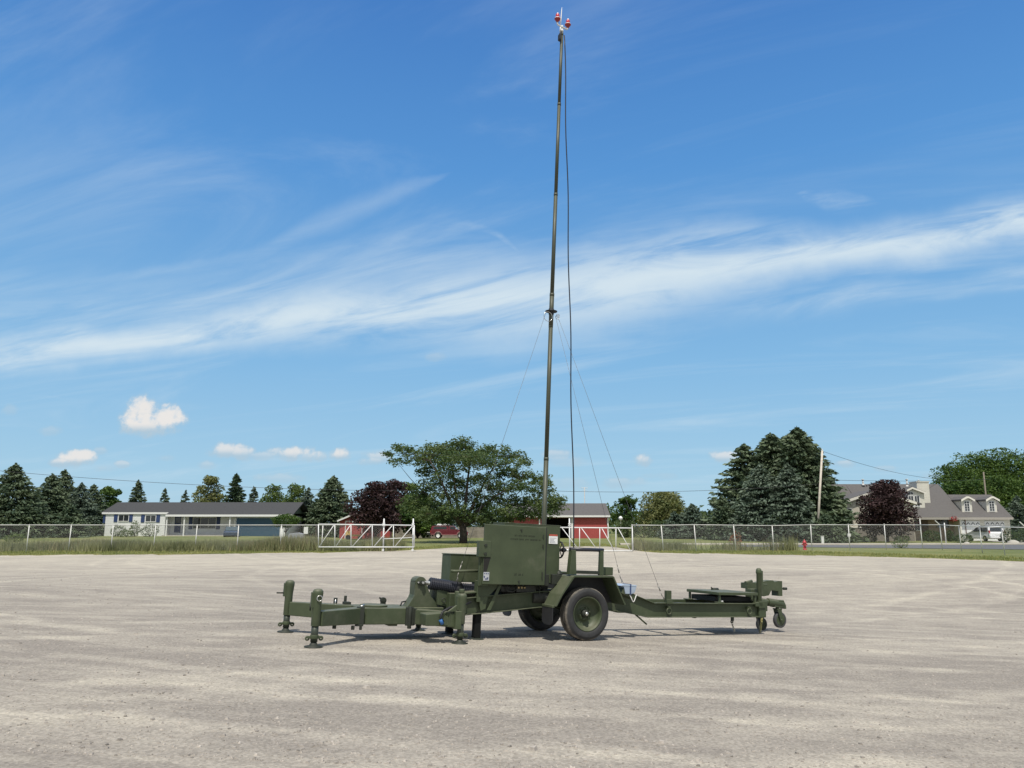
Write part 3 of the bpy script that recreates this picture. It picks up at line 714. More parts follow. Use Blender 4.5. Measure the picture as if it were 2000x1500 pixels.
b = MB(); b.path([(-2.75, .05, .45), (-2.72, .08, .50), (-2.64, .08, .515), (-2.56, .05, .50), (-2.54, .02, .45)], .012, 8); b.build('hose', BLACK, OP)
b = MB(); b.box(-2.80, -2.68, -.352, -.318, .20, .46); b.tube((-2.74, -.345, .16), (-2.74, -.345, .47), .03); b.box(-2.68, -2.64, -.37, -.30, .22, .44)
b.build('hinge_post', DGREEN, OP, .004)
b = MB(); b.box(-3.52, -3.43, -.36, -.27, .21, .46); b.tube((-3.47, -.36, .15), (-3.47, -.36, .215), .02); b.box(-3.55, -3.44, -.38, -.33, .20, .225); b.box(-3.55, -3.45, .25, .37, .22, .48)
b.tube((-3.6, -.42, .16), (-3.6, -.42, .215), .025); b.tube((-3.9, -.55, .19), (-3.9, -.55, .235), .028)
b.tube((-3.50, .40, .44), (-3.50, .40, .56), .022); b.tube((-3.62, .5, .42), (-3.62, .5, .52), .03)
b.build('hinge_pin', DGREEN, OP, .003)
b = MB(); b.tube((-3.46, -.25, .455), (-3.40, -.22, .475), .016, seg=8); b.tube((-3.63, .46, .40), (-3.63, .46, .50), .010, seg=8); b.build('spring_pin', STEEL, OP)
# tow pedestal
b = MB(); prof = [(-2.70, .445)] + [(-2.62, .57), (-2.60, .62), (-2.60, .78)] + [(-2.51 + .09*math.cos(a), .80 + .085*math.sin(a)) for a in [math.pi - i*math.pi/8 for i in range(1, 8)]] + [(-2.42, .78), (-2.34, .62), (-2.20, .445)]
b.prism(prof, -.11, .11); b.build('pedestal', GREEN, OP, .006)
b = MB(); b.tube((-2.52, -.15, .80), (-2.52, .15, .80), .028); b.tube((-2.49, -.165, .79), (-2.49, -.12, .79), .035); b.tube((-2.67, -.12, .81), (-2.60, -.12, .81), .006)
b.build('pin', DGREEN, OP)
b = MB(); b.tube((-2.50, -.185, .80), (-2.50, -.163, .80), .018, seg=10); b.tube((-2.56, -.145, .80), (-2.56, -.115, .80), .012, seg=8); b.build('pin_head', STEEL, OP)
# arms and jacks
def jack(x, y, ztop, zb, handle, nm='jack', leg_z=0.0, ring=False):
    j = empty(nm); j.parent = OP
    b = MB(); b.lathe([(0, zb), (.058, zb), (.058, ztop-.20), (.066, ztop-.10), (.070, ztop-.06), (.068, ztop-.03), (.05, ztop-.008), (.025, ztop), (0, ztop)], (x, y, 0), 'z', 20)
    b.box(x-.085, x-.045, y-.03, y+.03, ztop-.24, ztop-.045); b.build('outer_tube', GREEN, j, .003)
    b = MB(); b.tube((x-.085, y, ztop-.19 if handle else ztop-.28), (x-.085-handle, y, ztop-.19), .011); b.build('crank', DGREEN, j)
    b = MB(); b.tube((x, y, .06), (x, y, zb+.02), .047, seg=18); b.build('inner_tube', mat('inner_leg', (.045, .055, .042), .45, .2), j)
    b = MB(); b.box(x-.10, x+.10, y-.022, y+.022, .105, .135); b.torus((x-.09, y, .105), .022, .012, 'y', 12, 6); b.torus((x+.09, y, .105), .022, .012, 'y', 12, 6); b.tube((x, y, .10), (x, y, .15), .056)
    b.build('collar', GREEN2, j, .003)
    b = MB(); b.lathe([(0, -.02), (.115, -.02), (.122, -.008), (.118, .006), (.06, .018), (.04, .05), (.03, .07), (0, .07)], (x, y, leg_z), 'z', 26); b.build('foot_pad', DGREEN, j)
    if ring:
        b = MB(); b.torus((x+.01, y-.072, ztop-.12), .035, .006, 'y', 16, 6); b.build('lock_ring', STEEL, j)
    return j
arm((-4.20, -.82), (-3.42, -.18), .13, .20, .255, .445, .22, .445).build('arm', GREEN, OP, .010)
arm((-4.20, .82), (-3.42, .18), .13, .20, .24, .435, .22, .445).build('arm', GREEN, OP, .010)
m_ = arm((-2.24, -.76), (-2.66, -.22), .15, .20, .225, .43, .22, .43); m_.build('arm', GREEN, OP, .010)
arm((-2.24, .76), (-2.66, .22), .15, .20, .24, .43, .22, .43).build('arm', GREEN, OP, .010)
b = MB(); b.prism([(-2.66, .24), (-2.66, .40), (-2.40, .42), (-2.30, .34), (-2.30, .24)], -.78, -.52); b.prism([(-2.30, .22), (-2.30, .42), (-2.20, .42), (-2.20, .22)], -.80, -.50)
b.build('arm_sleeve', GREEN2, OP, .012)
jack(-4.24, -.85, .735, .26, .0, ring=True); jack(-4.24, .85, .75, .24, .10); 
jc = jack(-2.13, -.80, .70, .27, 0.0); jack(-2.13, .85, .74, .27, .0)
b = MB(); b.box(-2.24, -2.15, -.87, -.73, .20, .45); b.tube((-2.14, -.80, .70), (-2.14, -.80, .755), .04); b.prism([(-2.35, .44), (-2.08, .62), (-2.08, .44)], -.82, -.78); b.build('jack_bracket', GREEN2, OP, .006)
b = MB(); b.path([(-2.40, -.80, .30), (-2.46, -.81, .36), (-2.42, -.80, .44), (-2.30, -.76, .49), (-2.05, -.62, .50), (-1.85, -.5, .55)], .016, 8); hs_ = b.build('air_hose', BLACK, TR)
b = MB(); b.tube((-2.42, -.815, .27), (-2.455, -.815, .33), .026, seg=10); b.build('hose_coupling', BLUEP, hs_)

# tongue knuckle between platform and frame
b = MB(); b.prism([(-2.26, .70), (-2.08, .72), (-2.05, .54), (-2.10, .45), (-2.24, .48)], -.16, .16); b.box(-2.10, -1.93, -.28, .28, .42, .66); b.box(-2.02, -1.90, -.47, -.30, .38, .64); b.box(-2.02, -1.90, .30, .47, .38, .64)
b.tube((-2.02, -.40, .36), (-2.02, -.40, .70), .05); b.box(-2.0, -1.86, -.2, .2, .33, .44); b.build('tongue_knuckle', GREEN2, TR, .01)
b = MB(); b.torus((-2.06, -.34, .42), .05, .010, 'x', 16, 6); b.torus((-2.16, -.20, .55), .03, .008, 'y', 14, 6); b.build('shackle_ring', DGREEN, TR)
b = MB(); b.prism([(-1.95, .66), (-1.5, .70), (-1.5, .72), (-1.95, .68)], -.45, -.2); b.box(-1.52, -1.44, -.22, .22, .62, .80); b.build('tongue_plate', GREEN2, TR, .004)
# corrugated boots over the lift cylinder
BO = empty('lift_cylinder'); BO.parent = TR
def boot(p, q, r, n):
    p, q = Vector(p), Vector(q); pts = []; rad = []
    for i in range(n*2+1):
        pts.append(p.lerp(q, i/(2*n))); rad.append(r*(1.0 if i % 2 else .86))
    m = MB(); m.path(pts, rad, 18, True, False); return m
boot((-2.37, -.10, .79), (-1.94, -.13, .735), .094, 15).build('boot', BLACKP, BO)
boot((-1.90, -.13, .725), (-1.48, -.16, .70), .086, 14).build('boot', BLACKP, BO)
b = MB(); b.tube((-1.96, -.13, .738), (-1.88, -.13, .72), .098, seg=18); b.build('clamp', BLACK, BO)
b = MB(); b.tube((-2.46, -.09, .80), (-1.42, -.17, .69), .032); b.build('rod', STEEL, BO)
b = MB(); b.torus((-1.92, -.235, .66), .03, .007, 'y', 12, 6); b.torus((-1.88, -.215, .67), .022, .006, 'x', 12, 6); b.torus((-1.47, -.25, .77), .02, .006, 'y', 12, 6); b.build('shackle', STEEL, BO)

# --- mast
MA = empty('mast'); MA.parent = TR
MX = -.355
secs = [(.7, 2.88, .041, .0), (2.86, 5.20, .037, 0), (5.18, 5.77, .040, 0), (5.75, 7.66, .035, 0), (7.64, 9.45, .032, 0), (9.43, 10.90, .029, 0)]
for i, (z0, z1, r, _) in enumerate(secs):
    dx = lambda z: .004*(z-5) if z > 5 else 0
    b = MB(); b.tube((MX+dx(z0), 0, z0), (MX+dx(z1), 0, z1), r, seg=20)
    b.tube((MX+dx(z1), 0, z1-.05), (MX+dx(z1), 0, z1), r+.002, seg=20)
    b.build('section', MASTG, MA)
b = MB(); b.lathe([(0.042, 5.415), (.105, 5.435), (.107, 5.445), (.055, 5.455), (.045, 5.49), (.0, 5.49)], (MX, 0, 0), 'z', 20); b.lathe([(.044, 5.38), (.05, 5.42)], (MX, 0, 0), 'z', 16)
gc_ = b.build('guy_collar', BLACK, MA)
b = MB()
for (px_, py_, rr_) in ((-.10, -.07, .085), (.11, -.05, .03), (.14, .02, .035)): b.torus((MX+px_, py_, 5.40-rr_), rr_, .005, 'y', 20, 5)
b.build('wire_loop', STEEL, gc_)
tx = MX + .0235
b = MB(); b.prism([(tx-.068, 10.74), (tx-.030, 10.72), (tx-.026, 10.92), (tx-.042, 10.90), (tx-.068, 10.84)], -.05, .03); b.build('cable_guide', BLACK, MA, .006)
b = MB(); b.tube((tx, 0, 10.90), (tx, 0, 11.02), .018); b.tube((tx, 0, 10.93), (tx, 0, 10.97), .028); b.tube((tx-.05, -.02, 10.90), (tx-.045, -.02, 11.00), .012)
b.path([(tx-.105, 0, 11.11), (tx-.105, 0, 11.07), (tx-.085, 0, 11.045), (tx-.02, 0, 11.035), (tx+.02, 0, 11.03), (tx+.105, 0, 11.02), (tx+.12, 0, 11.035), (tx+.125, 0, 11.07)], .014, 10)
b.tube((tx, 0, 11.0), (tx, 0, 11.06), .022)
b.build('light_bracket', GALV, MA)
b = MB(); b.path([(tx-.035, 0, 11.02), (tx-.03, 0, 11.2), (tx-.022, 0, 11.36), (tx-.018, 0, 11.45)], [.008, .011, .008, .002], 8); b.build('lightning_rod', WHITE, MA)
for lx_, lz in ((-.105, 11.10), (.125, 11.06)):
    ol = empty('obstruction_light'); ol.parent = MA
    x = tx+lx_
    b = MB(); b.lathe([(0, 0), (.022, 0), (.028, .02), (.045, .04), (.058, .06), (.060, .068), (.035, .075), (0, .075)], (x, 0, lz), 'z', 20); b.build('base', REDP, ol)
    b = MB(); b.lathe([(.050, .076), (.052, .084), (.04, .088), (0, .088)], (x, 0, lz), 'z', 20); b.build('ring', WHITE, ol)
    b = MB(); b.lathe([(.037, .088), (.038, .13), (.033, .16), (.02, .175), (0, .178)], (x, 0, lz), 'z', 20); b.build('lens', REDL, ol)
    b = MB(); b.lathe([(.018, .176), (.014, .192), (0, .196)], (x, 0, lz), 'z', 14); b.build('finial', WHITE, ol)
# guy wires and cable
M_WIRE = mat('guy_wire', (.16, .17, .18), .5, .3)
def guy(p, q):
    p, q = Vector(p), Vector(q); o = empty('guy_wire'); o.parent = TR
    d = (p-q).normalized(); b = MB(); b.tube(p, q + d*.30, 0.0028, seg=6); b.build('wire', M_WIRE, o)
    b = MB(); b.tube(q + d*.07, q + d*.14, .007, seg=6); b.tube(q+d*.16, q+d*.26, .010, seg=6); b.tube(q+d*.26, q+d*.32, .006, seg=6); b.path([q, q+d*.05+Vector((.015, 0, 0)), q+d*.08], .006, 6); b.path([q+Vector((.03, 0, 0)), q+d*.05+Vector((.02, 0, 0)), q+d*.08], .005, 6)
    b.build('turnbuckle', mat('zinc', (.30, .29, .27), .45, .5), o)
guy((MX-.13, -.05, 5.40), (-1.99, -.22, .83)); guy((MX+.07, -.03, 5.36), (.80, -.60, .88)); guy((MX+.13, 0, 5.38), (1.80, -.42, .60))
b = MB(); top = Vector((tx+.045, -.02, 10.86)); bot = Vector((-.19, -.70, 1.40)); P_ = []
for i in range(41):
    t = i/40; p = top.lerp(bot, t); s = math.sin(math.pi*t)
    p.x += .035*s + .012*math.sin(t*23); p.y += .05*s; P_.append(p)
P_ += [Vector((-.19, -.70, 1.36))]
b.path(P_, .0105, 8); b.build('mast_cable', mat('cable_black', (.008, .010, .018), .45), TR)

# --- rear deck plate, coupling, rear jack, castors
b = MB(); b.prism([(3.0, -.45), (3.93, -.45), (3.93, .43), (3.0, .43)], .695, .745, 'z'); dp = b.build('deck_plate', GREEN, TR, .006)
b = MB()
for x, y in ((3.03, -.41), (3.03, .39), (3.86, -.41), (3.86, .39)): b.prism([(x-.0, .565), (x+.03, .565), (x+.03, .695), (x+.0, .695)] if x < 3.5 else [(x-.0, .565), (x+.04, .565), (x+.04, .695), (x+.0, .695)], y-.02, y+.02)
b.prism([(2.93, .558), (3.05, .558), (3.05, .575), (2.93, .575)], .30, .44); b.prism([(2.99, .558), (3.12, .558), (3.12, .575), (2.99, .575)], -.45, -.34)
b.build('deck_support', GREEN2, TR, .004)
b = MB(); b.box(3.05, 3.9, -.30, .36, .575, .66); b.build('spare_tray', mat('tray_dark', (.010, .011, .010), .7), TR, .01)
b = MB(); b.tube((3.50, .30, .745), (3.64, .30, .745), .035); b.tube((3.48, .30, .79), (3.52, .30, .745), .012); b.build('stop_lug', DGREEN, TR)
b = MB(); b.lathe([(0, 0), (.035, 0), (.03, .02), (.015, .028), (0, .03)], (3.12, -.38, .575), 'z', 14); b.build('lifting_eye', GALV, TR)
b = MB(); b.box(1.83, 1.93, -.47, -.40, .55, .76); b.box(1.82, 1.94, -.49, -.462, .54, .62); b.tube((1.93, -.44, .60), (1.93, -.44, .755), .018); b.build('stake_socket', GREEN, TR, .006)
b = MB(); b.box(3.95, 4.12, -.45, .45, .31, .60); b.box(3.98, 4.16, -.22, -.06, .60, .80); b.box(3.85, 4.02, -.47, -.36, .50, .58)
b.build('rear_beam', GREEN, TR, .012)
b = MB(); b.lathe([(0, .30), (.045, .30), (.045, 1.08), (.053, 1.09), (.055, 1.12), (.048, 1.16), (.028, 1.185), (0, 1.19)], (4.0, -.40, 0), 'z', 20); b.box(4.045, 4.085, -.42, -.38, .86, 1.14); b.tube((4.08, -.40, .895), (4.20, -.40, .89), .012); b.box(3.93, 4.08, -.47, -.33, .48, .60)
b.build('rear_jack', GREEN2, TR, .003)
b = MB(); b.prism([(4.02, .80), (4.02, .90), (4.16, .91), (4.3, .90), (4.5, .95), (4.66, .96), (4.70, .93), (4.80, .95), (4.90, .95), (4.90, .67), (4.80, .67), (4.80, .76), (4.62, .78), (4.55, .68), (4.42, .66), (4.3, .70), (4.2, .78)], -.09, .09)
b.box(3.98, 4.05, -.12, .02, .80, .86); b.tube((4.02, -.03, .90), (4.18, -.03, .93), .03)
b.build('coupling', GREEN, TR)
b = MB(); b.tube((4.90, 0, .805), (5.09, 0, .805), .018); b.tube((5.02, 0, .805), (5.10, 0, .805), .026); b.build('drawbar_pin', DGREEN, TR)
def castor(x, y, z, r, raised, w=.075):
    c = empty('castor'); c.parent = TR
    b = MB(); b.lathe([(r*.72, -w*.42), (r*.92, -w/2), (r, -w*.36), (r, w*.36), (r*.92, w/2), (r*.72, w*.42)], (x, y, z), 'y', 32); b.build('tyre', mat('castor_rubber', (.055, .057, .060), .7), c)
    b = MB(); b.lathe([(0, -w*.30), (r*.3, -w*.34), (r*.5, -w*.2), (r*.73, -w*.43), (r*.73, w*.43), (r*.5, w*.2), (r*.3, w*.34), (0, w*.30)], (x, y, z), 'y', 24); b.build('rim', GREEN2, c)
    b = MB()
    for s in (-1, 1):
        yy = y + s*(w/2+.016)
        b.prism([(x-.03, z-.025), (x+.02, z-.03), (x+.03, z+.01), (x+.0, z+r+.05), (x-.10, z+r+.05)], yy-.006, yy+.006)
    b.box(x-.11, x+.01, y-w/2-.024, y+w/2+.024, z+r+.045, z+r+.065); b.tube((x, y-w/2-.035, z), (x, y+w/2+.035, z), .018)
    b.tube((x-.05, y, z+r+.06), (x-.05, y, z+r+.16), .035); b.build('fork', GREEN, c)
    return c
castor(4.78, -.12, .235, .145, True); castor(4.71, .28, .118, .120, False)
b = MB(); b.tube((4.10, -.12, .60), (4.50, -.12, .555), .055); b.tube((4.48, -.12, .56), (4.86, -.12, .52), .072); b.prism([(4.72, .60), (4.84, .60), (4.90, .50), (4.90, .44), (4.86, .44), (4.84, .46), (4.6, .47)], -.18, -.06); b.box(4.05, 4.4, -.2, 0, .40, .58)
b.build('castor_arm', GREEN, TR, .006)
b = MB(); b.tube((4.08, .28, .45), (4.72, .28, .42), .05); b.box(4.10, 4.30, .1, .35, .32, .55); b.build('castor_arm', DGREEN, TR, .006)
def chain(p, q, n, r, m, nm='chain'):
    p, q = Vector(p), Vector(q); b = MB(); b.v = []
    for i in range(n):
        c = p.lerp(q, (i+.5)/n); b.torus(c, r, r*.28, 'y' if i % 2 else 'x', 10, 5)
    return b.build(nm, m, TR)
chain((4.27, -.2, .36), (4.20, -.2, .02), 14, .020, mat('chain_yellow', (.55, .50, .22), .4, .4))
chain((4.02, -.30, .33), (4.10, -.30, .02), 14, .017, mat('chain_grey', (.22, .22, .20), .4, .6))
b = MB(); b.box(3.31, 3.37, -.42, -.40, .25, .32); b.torus((3.33, -.41, .24), .022, .012, 'y', 12, 6); b.build('hook', DGREEN, TR)
chain((3.33, -.41, .21), (3.39, -.41, .07), 8, .015, mat('chain_grey', (.22, .22, .20), .4, .6))
b = MB(); b.lathe([(0, -.03), (.10, -.03), (.11, -.02), (.11, .02), (.10, .03), (0, .03)], (2.9, .1, .36), 'y', 24); b.build('cable_reel', DGREEN, TR)
b = MB(); b.tube((1.22, -.42, .36), (1.44, -.43, .205), .014); b.build('brake_lever', GREEN2, TR)
b = MB(); b.prism([(.75, .72), (1.0, .62), (1.06, .66), (1.02, .70), (.78, .80)], -.68, -.50); b.build('chock_bracket', GREEN2, TR, .004)
b = MB(); b.path([(.90, -.695, .70), (.95, -.70, .60), (.965, -.70, .585), (.985, -.70, .60), (1.03, -.695, .70)], .008, 8); b.build('bail_wire', GALV, TR)
# pale blue box strapped behind the wheel: a thing of its own
BB = empty('strapped_box', TW(.88, -.60, .80), 0, 'small pale blue metal box strapped behind the near trailer wheel', 'box'); BB.rotation_euler = MT.to_euler('XYZ')
b = MB(); b.prism([(-.17, .035), (-.10, .06), (.12, .045), (.15, .03), (.12, -.065), (.06, -.09), (-.07, -.09), (-.10, .02)], -.10, .10); b.build('shell', PALEB, BB, .006)
b = MB(); b.prism([(-.17, .038), (.15, .033), (.14, .052), (-.10, .068)], -.105, .105); b.build('lid', mat('lid_blue', (.44, .54, .68), .3, .2), BB, .003)
b = MB(); b.box(.015, .035, -.112, .108, -.10, .068); b.build('strap', NAVY, BB)

# ================================================================ vegetation
F_SPRUCE = foliage('needles_green', (0.044, 0.076, 0.046), (0.140, 0.180, 0.105), 0.5, 0.12)
F_BLUE = foliage('needles_blue', (0.054, 0.086, 0.064), (0.155, 0.200, 0.150), 0.5, 0.12)
F_DARK = foliage('needles_dark', (0.0217, 0.0465, 0.0248), (0.0651, 0.1008, 0.0496), 0.5, 0.1)
F_LEAF = foliage('leaves_mid', (0.0543, 0.1023, 0.031), (0.1628, 0.217, 0.0697), 0.5, 0.3)
F_LEAFD = foliage('leaves_deep', (0.0279, 0.0697, 0.0202), (0.124, 0.1938, 0.0434), 0.35, 0.28)
F_OLIVE = foliage('leaves_olive', (0.093, 0.124, 0.0465), (0.2558, 0.2635, 0.1162), 0.6, 0.3)
F_LOC = foliage('leaves_locust', (0.046, 0.092, 0.034), (0.165, 0.215, 0.088), 0.45, 0.34)
F_PURP = foliage('leaves_purple', (0.020, 0.011, 0.013), (0.072, 0.040, 0.042), 0.6, 0.12)
F_BUSH = foliage('bush_leaves', (0.031, 0.062, 0.0232), (0.1085, 0.1473, 0.0543), 0.8, 0.2)
F_REDB = foliage('rusty_leaves', (0.155, 0.0543, 0.031), (0.341, 0.1395, 0.0775), 0.8, 0.2)
BARK = mat('bark', (0.055, 0.045, 0.038), 0.9, var=0.3, scale=4.0, bump=0.4, bscale=14)

def unit(n):
    v = rng.normal(size=(n, 3)); return v/np.linalg.norm(v, axis=1, keepdims=True)
def cards(P, D, L, Wd, name, m, parent):
    """leaf clusters: small four-cornered leaves at P, long axis D"""
    n = len(P); D = D/np.linalg.norm(D, axis=1, keepdims=True)
    S = np.cross(D, unit(n)); S /= np.maximum(1e-6, np.linalg.norm(S, axis=1, keepdims=True))
    L = np.asarray(L).reshape(-1, 1); Wd = np.asarray(Wd).reshape(-1, 1)
    V = np.stack([P - D*L*.5, P + S*Wd*.5 - D*L*.05, P + D*L*.5, P - S*Wd*.5 - D*L*.05], 1)
    return sheet(V, 4, name, m, parent)

def spruce(loc, H, R, m, label, cat='spruce tree', group=None, n=5000, base=.03, seed=0, jag=.35, ex=.68):
    t_ = empty('spruce_tree', loc, 0, label, cat, group)
    b = MB(); b.path([(0, 0, -.3), (0, 0, H*.4), (0, 0, H*.97)], [H*.018, H*.012, .02], 7); b.build('trunk', BARK, t_)
    nb = max(70, int(n/17)); P = []; D = []; L = []
    for i in range(nb):
        t = (i+rng.random())/nb; t = t**1.12; z = H*(base + (1-base-.02)*t)
        rr_ = R*1.22*(1-t)**ex*(1-jag+jag*rng.random()*1.35) + .10
        a = rng.random()*6.283; k = int(9 + 30*(1-t)*1.25)
        s = np.sqrt(np.linspace(.03, 1, k)) if t < .85 else np.linspace(.1, 1, k)
        droop = -.22*rr_*s + .16*rr_*s**3
        lat = rng.normal(size=k)*.13*rr_*(.4+s*.6)
        x = np.cos(a)*s*rr_ - np.sin(a)*lat; y = np.sin(a)*s*rr_ + np.cos(a)*lat; zz = z + droop + rng.normal(size=k)*.05 + .0
        P.append(np.stack([x, y, zz], 1))
        d = np.stack([np.cos(a)+rng.normal(size=k)*.45, np.sin(a)+rng.normal(size=k)*.45, -.25+rng.normal(size=k)*.35], 1); D.append(d)
        L.append(.40+.38*rng.random(k)*(1+.5*(1-t)))
    P = np.concatenate(P); D = np.concatenate(D); L = np.concatenate(L)*min(1.0, max(.5, H/12))
    top = np.stack([rng.normal(size=26)*.05, rng.normal(size=26)*.05, H*(.94+.06*rng.random(26))], 1)
    P = np.concatenate([P, top]); D = np.concatenate([D, np.tile([[.1, 0, 1.]], (26, 1))+rng.normal(size=(26, 3))*.3]); L = np.concatenate([L, np.full(26, .3)])
    cards(P, D, L, L*.42, 'crown', m, t_); return t_

def clump_pts(c, r, n, fill=.45):
    u = unit(n); rad = (fill + (1-fill)*rng.random(n)**.5)
    bump = np.array([1 + .35*mnoise.noise((c[0]+v[0]*1.7, c[1]+v[1]*1.7, c[2]+v[2]*1.7)) for v in u])
    return np.array(c) + u*np.array(r)*(rad*bump)[:, None]
def broadleaf(loc, H, R, m, label, cat='tree', group=None, n=6000, crown=.25, seed=0, nc=18, leaf=.32, flat=.62, name='broadleaf_tree', open_=0.0):
    t_ = empty(name, loc, 0, label, cat, group); rd = random.Random(seed)
    cs = []
    for i in range(nc):
        a = i*2.4 + rd.random()*.8; q = (i+.5)/nc
        zc = crown + (1-crown)*(.12+.80*q*(.9+.2*rd.random())); hw = math.sin(math.pi*min(1, max(.02, (zc-crown)/(1-crown)))**.72)**.6
        rr_ = R*.72*hw*(.25+.75*rd.random()**.5)
        cs.append(((math.cos(a)*rr_, math.sin(a)*rr_, H*min(zc, .90)), R*(.38+.2*rd.random())*(.65+.35*hw)))
    cs.append(((0, 0, H*.86), R*.38)); cs.append(((0, 0, H*(crown*.5+.5)), R*.55))
    b = MB(); b.path([(0, 0, -.3), (.02*R, 0, H*crown*.8), (0, .03*R, H*.72)], [H*.028+.03, H*.02+.02, .04], 8)
    for c, r in cs[:10]:
        z0 = H*crown*(.55+.4*rd.random()); b.path([(0, 0, z0), (c[0]*.45, c[1]*.45, (z0+c[2])*.5), c], [H*.012+.015, H*.008+.01, .012], 6)
    b.build('trunk', BARK, t_)
    tot = sum(r*r for _, r in cs); P = []
    for c, r in cs: P.append(clump_pts(c, (r, r, r*flat), int(n*r*r/tot)))
    P = np.concatenate(P); P = P[P[:, 2] > .05]
    P[:, 2] = np.minimum(P[:, 2], H*1.0)
    if open_: 
        k = np.array([mnoise.noise(tuple(p*.9)) for p in P]); P = P[k > -open_]
    L = leaf*(.7+.7*rng.random(len(P)))
    cards(P, unit(len(P))*np.array([1, 1, .6]), L, L*.55, 'crown', m, t_); return t_
def bush(loc, rx, ry, h, m, label, cat='bush', group=None, n=900, leaf=.14, name='bush'):
    t_ = empty(name, loc, 0, label, cat, group)
    b = MB()
    for k in range(5): a = k*1.256; b.path([(0, 0, -.05), (math.cos(a)*rx*.3, math.sin(a)*ry*.3, h*.35), (math.cos(a)*rx*.6, math.sin(a)*ry*.6, h*.7)], [.03, .02, .008], 5)
    b.build('stems', BARK, t_)
    P = clump_pts((0, 0, h*.45), (rx, ry, h*.55), n, .6); P = P[P[:, 2] > 0]
    L = leaf*(.7+.6*rng.random(len(P))); cards(P, unit(len(P)), L, L*.6, 'foliage', m, t_); return t_

def place(u, v_base, D):      # where a tree stands: on the terrain at depth D under image column u
    p = at(u, v_base, D); return Vector((p.x, D, gz(p.x, D)))
def ht(v_top, D, z0, u=1000):
    return at(u, v_top, D).z - z0

def SP(u, vt, hw, D, m, label, n=5000, group='spruces beyond the fence', **k):
    p = place(u, 1030, D); H = ht(vt, D, p.z, u); spruce(p, H, hw/F_PX*D, m, label, 'spruce tree', group, n=n, **k)
def BL(u, vt, hw, D, m, label, n=6000, cat='tree', group=None, **k):
    p = place(u, 1030, D); H = ht(vt, D, p.z, u); return broadleaf(p, H, hw/F_PX*D, m, label, cat, group, n=n, **k)

# left row of big spruces
SP(18, 905, 70, 90, F_SPRUCE, 'tall dark green spruce at the far left edge behind the fence', 9000, base=.0)
SP(-62, 885, 75, 94, F_SPRUCE, 'spruce cut by the left edge of the photo', 4000)
SP(92, 925, 52, 96, F_SPRUCE, 'pointed spruce second from the left edge', 8000, base=0)
SP(116, 917, 46, 100, F_SPRUCE, 'slightly taller spruce whose tip rises behind the second spruce', 7000, base=0)
SP(152, 943, 42, 98, F_BLUE, 'rounded grey green spruce left of the white ranch house', 6000, base=0)
SP(176, 946, 40, 103, F_SPRUCE, 'spruce just left of the ranch house roof end', 6000, base=0)
SP(60, 968, 44, 92, F_BLUE, 'low spruce filling the gap between the two left spruces', 5000, base=0)
SP(135, 985, 36, 91, F_SPRUCE, 'short spruce in front of the left row', 4000, base=0)
BL(208, 944, 24, 108, F_LEAFD, 'olive green broadleaf tree above the left end of the ranch roof', 4500, seed=3, crown=.15)
BL(119, 913, 14, 104, F_OLIVE, 'nearly bare tree top poking out behind the left spruces', 260, seed=8, crown=.4, leaf=.2)
SP(263, 937, 24, 118, F_SPRUCE, 'small spruce standing above the ranch roof near its left end', 3500)
SP(317, 954, 16, 122, F_SPRUCE, 'smallest spruce behind the ranch roof', 2500)
SP(358, 957, 17, 124, F_BLUE, 'small bluish spruce behind the ranch roof', 2500)
BL(406, 924, 33, 122, F_OLIVE, 'grey green broadleaf tree left of the dark spruce behind the ranch house', 6000, seed=5, crown=.1)
SP(456, 924, 28, 118, F_DARK, 'dark narrow spruce behind the middle of the ranch roof', 5000)
SP(492, 950, 18, 122, F_BLUE, 'pale small spruce right of the dark narrow spruce', 2800)
BL(532, 944, 28, 140, F_LEAF, 'light green round tree behind the right part of the ranch roof', 5000, seed=6, crown=.1)
BL(574, 941, 28, 138, F_LEAF, 'light green tree beside the blue spruce behind the garage', 5000, seed=7, crown=.1)
SP(599, 952, 26, 106, F_BLUE, 'blue spruce at the right end of the ranch house', 5500, base=0)
SP(648, 929, 52, 104, F_SPRUCE, 'broad tall spruce between the ranch house and the red shed', 9500, base=.02)
BL(733, 942, 56, 92, F_PURP, 'dark purple leaved tree behind the red shed', 8500, cat='purple tree', seed=11, crown=.14, nc=22)
BL(772, 932, 34, 112, F_PURP, 'taller purple leaved tree touching the left of the big open tree', 5500, cat='purple tree', seed=12, crown=.06)
BL(815, 962, 40, 99, F_LEAFD, 'dense green tree left of the trunk of the big open tree', 7500, seed=13, crown=.03, nc=18)
BL(800, 935, 30, 116, F_LEAF, 'light green tree top behind the left of the big open tree', 4000, seed=14, crown=.2)
SP(880, 1000, 30, 112, F_BLUE, 'bluish spruce seen under the crown of the big open tree', 3000, base=0)
SP(948, 996, 34, 114, F_SPRUCE, 'spruce seen right of the trunk under the big open tree', 3000, base=0)
# right of the barn
BL(1224, 966, 30, 124, F_LEAFD, 'small open crowned tree just right of the red barn', 5500, seed=21, crown=.30, nc=11, open_=.1)
BL(1300, 962, 52, 112, F_OLIVE, 'wide drooping olive green willow right of the barn', 15000, cat='willow tree', seed=22, crown=.0, nc=30, name='willow_tree', flat=.9)
SP(1352, 984, 38, 98, F_BLUE, 'low wide blue spruce in front of the willow', 6500, base=0, jag=.45)
SP(1318, 1000, 30, 97, F_BLUE, 'smaller blue spruce left of the low wide one', 4500, base=0, jag=.45)
SP(1412, 968, 30, 92, F_SPRUCE, 'small spruce at the left foot of the big spruce group', 5500, base=0)
SP(1462, 866, 74, 97, F_SPRUCE, 'leftmost tall spruce of the big group by the wooden pole', 12000, base=0, jag=.45, ex=.56)
SP(1515, 845, 76, 95, F_SPRUCE, 'middle tall spruce of the big group', 12000, base=0, jag=.45, ex=.56)
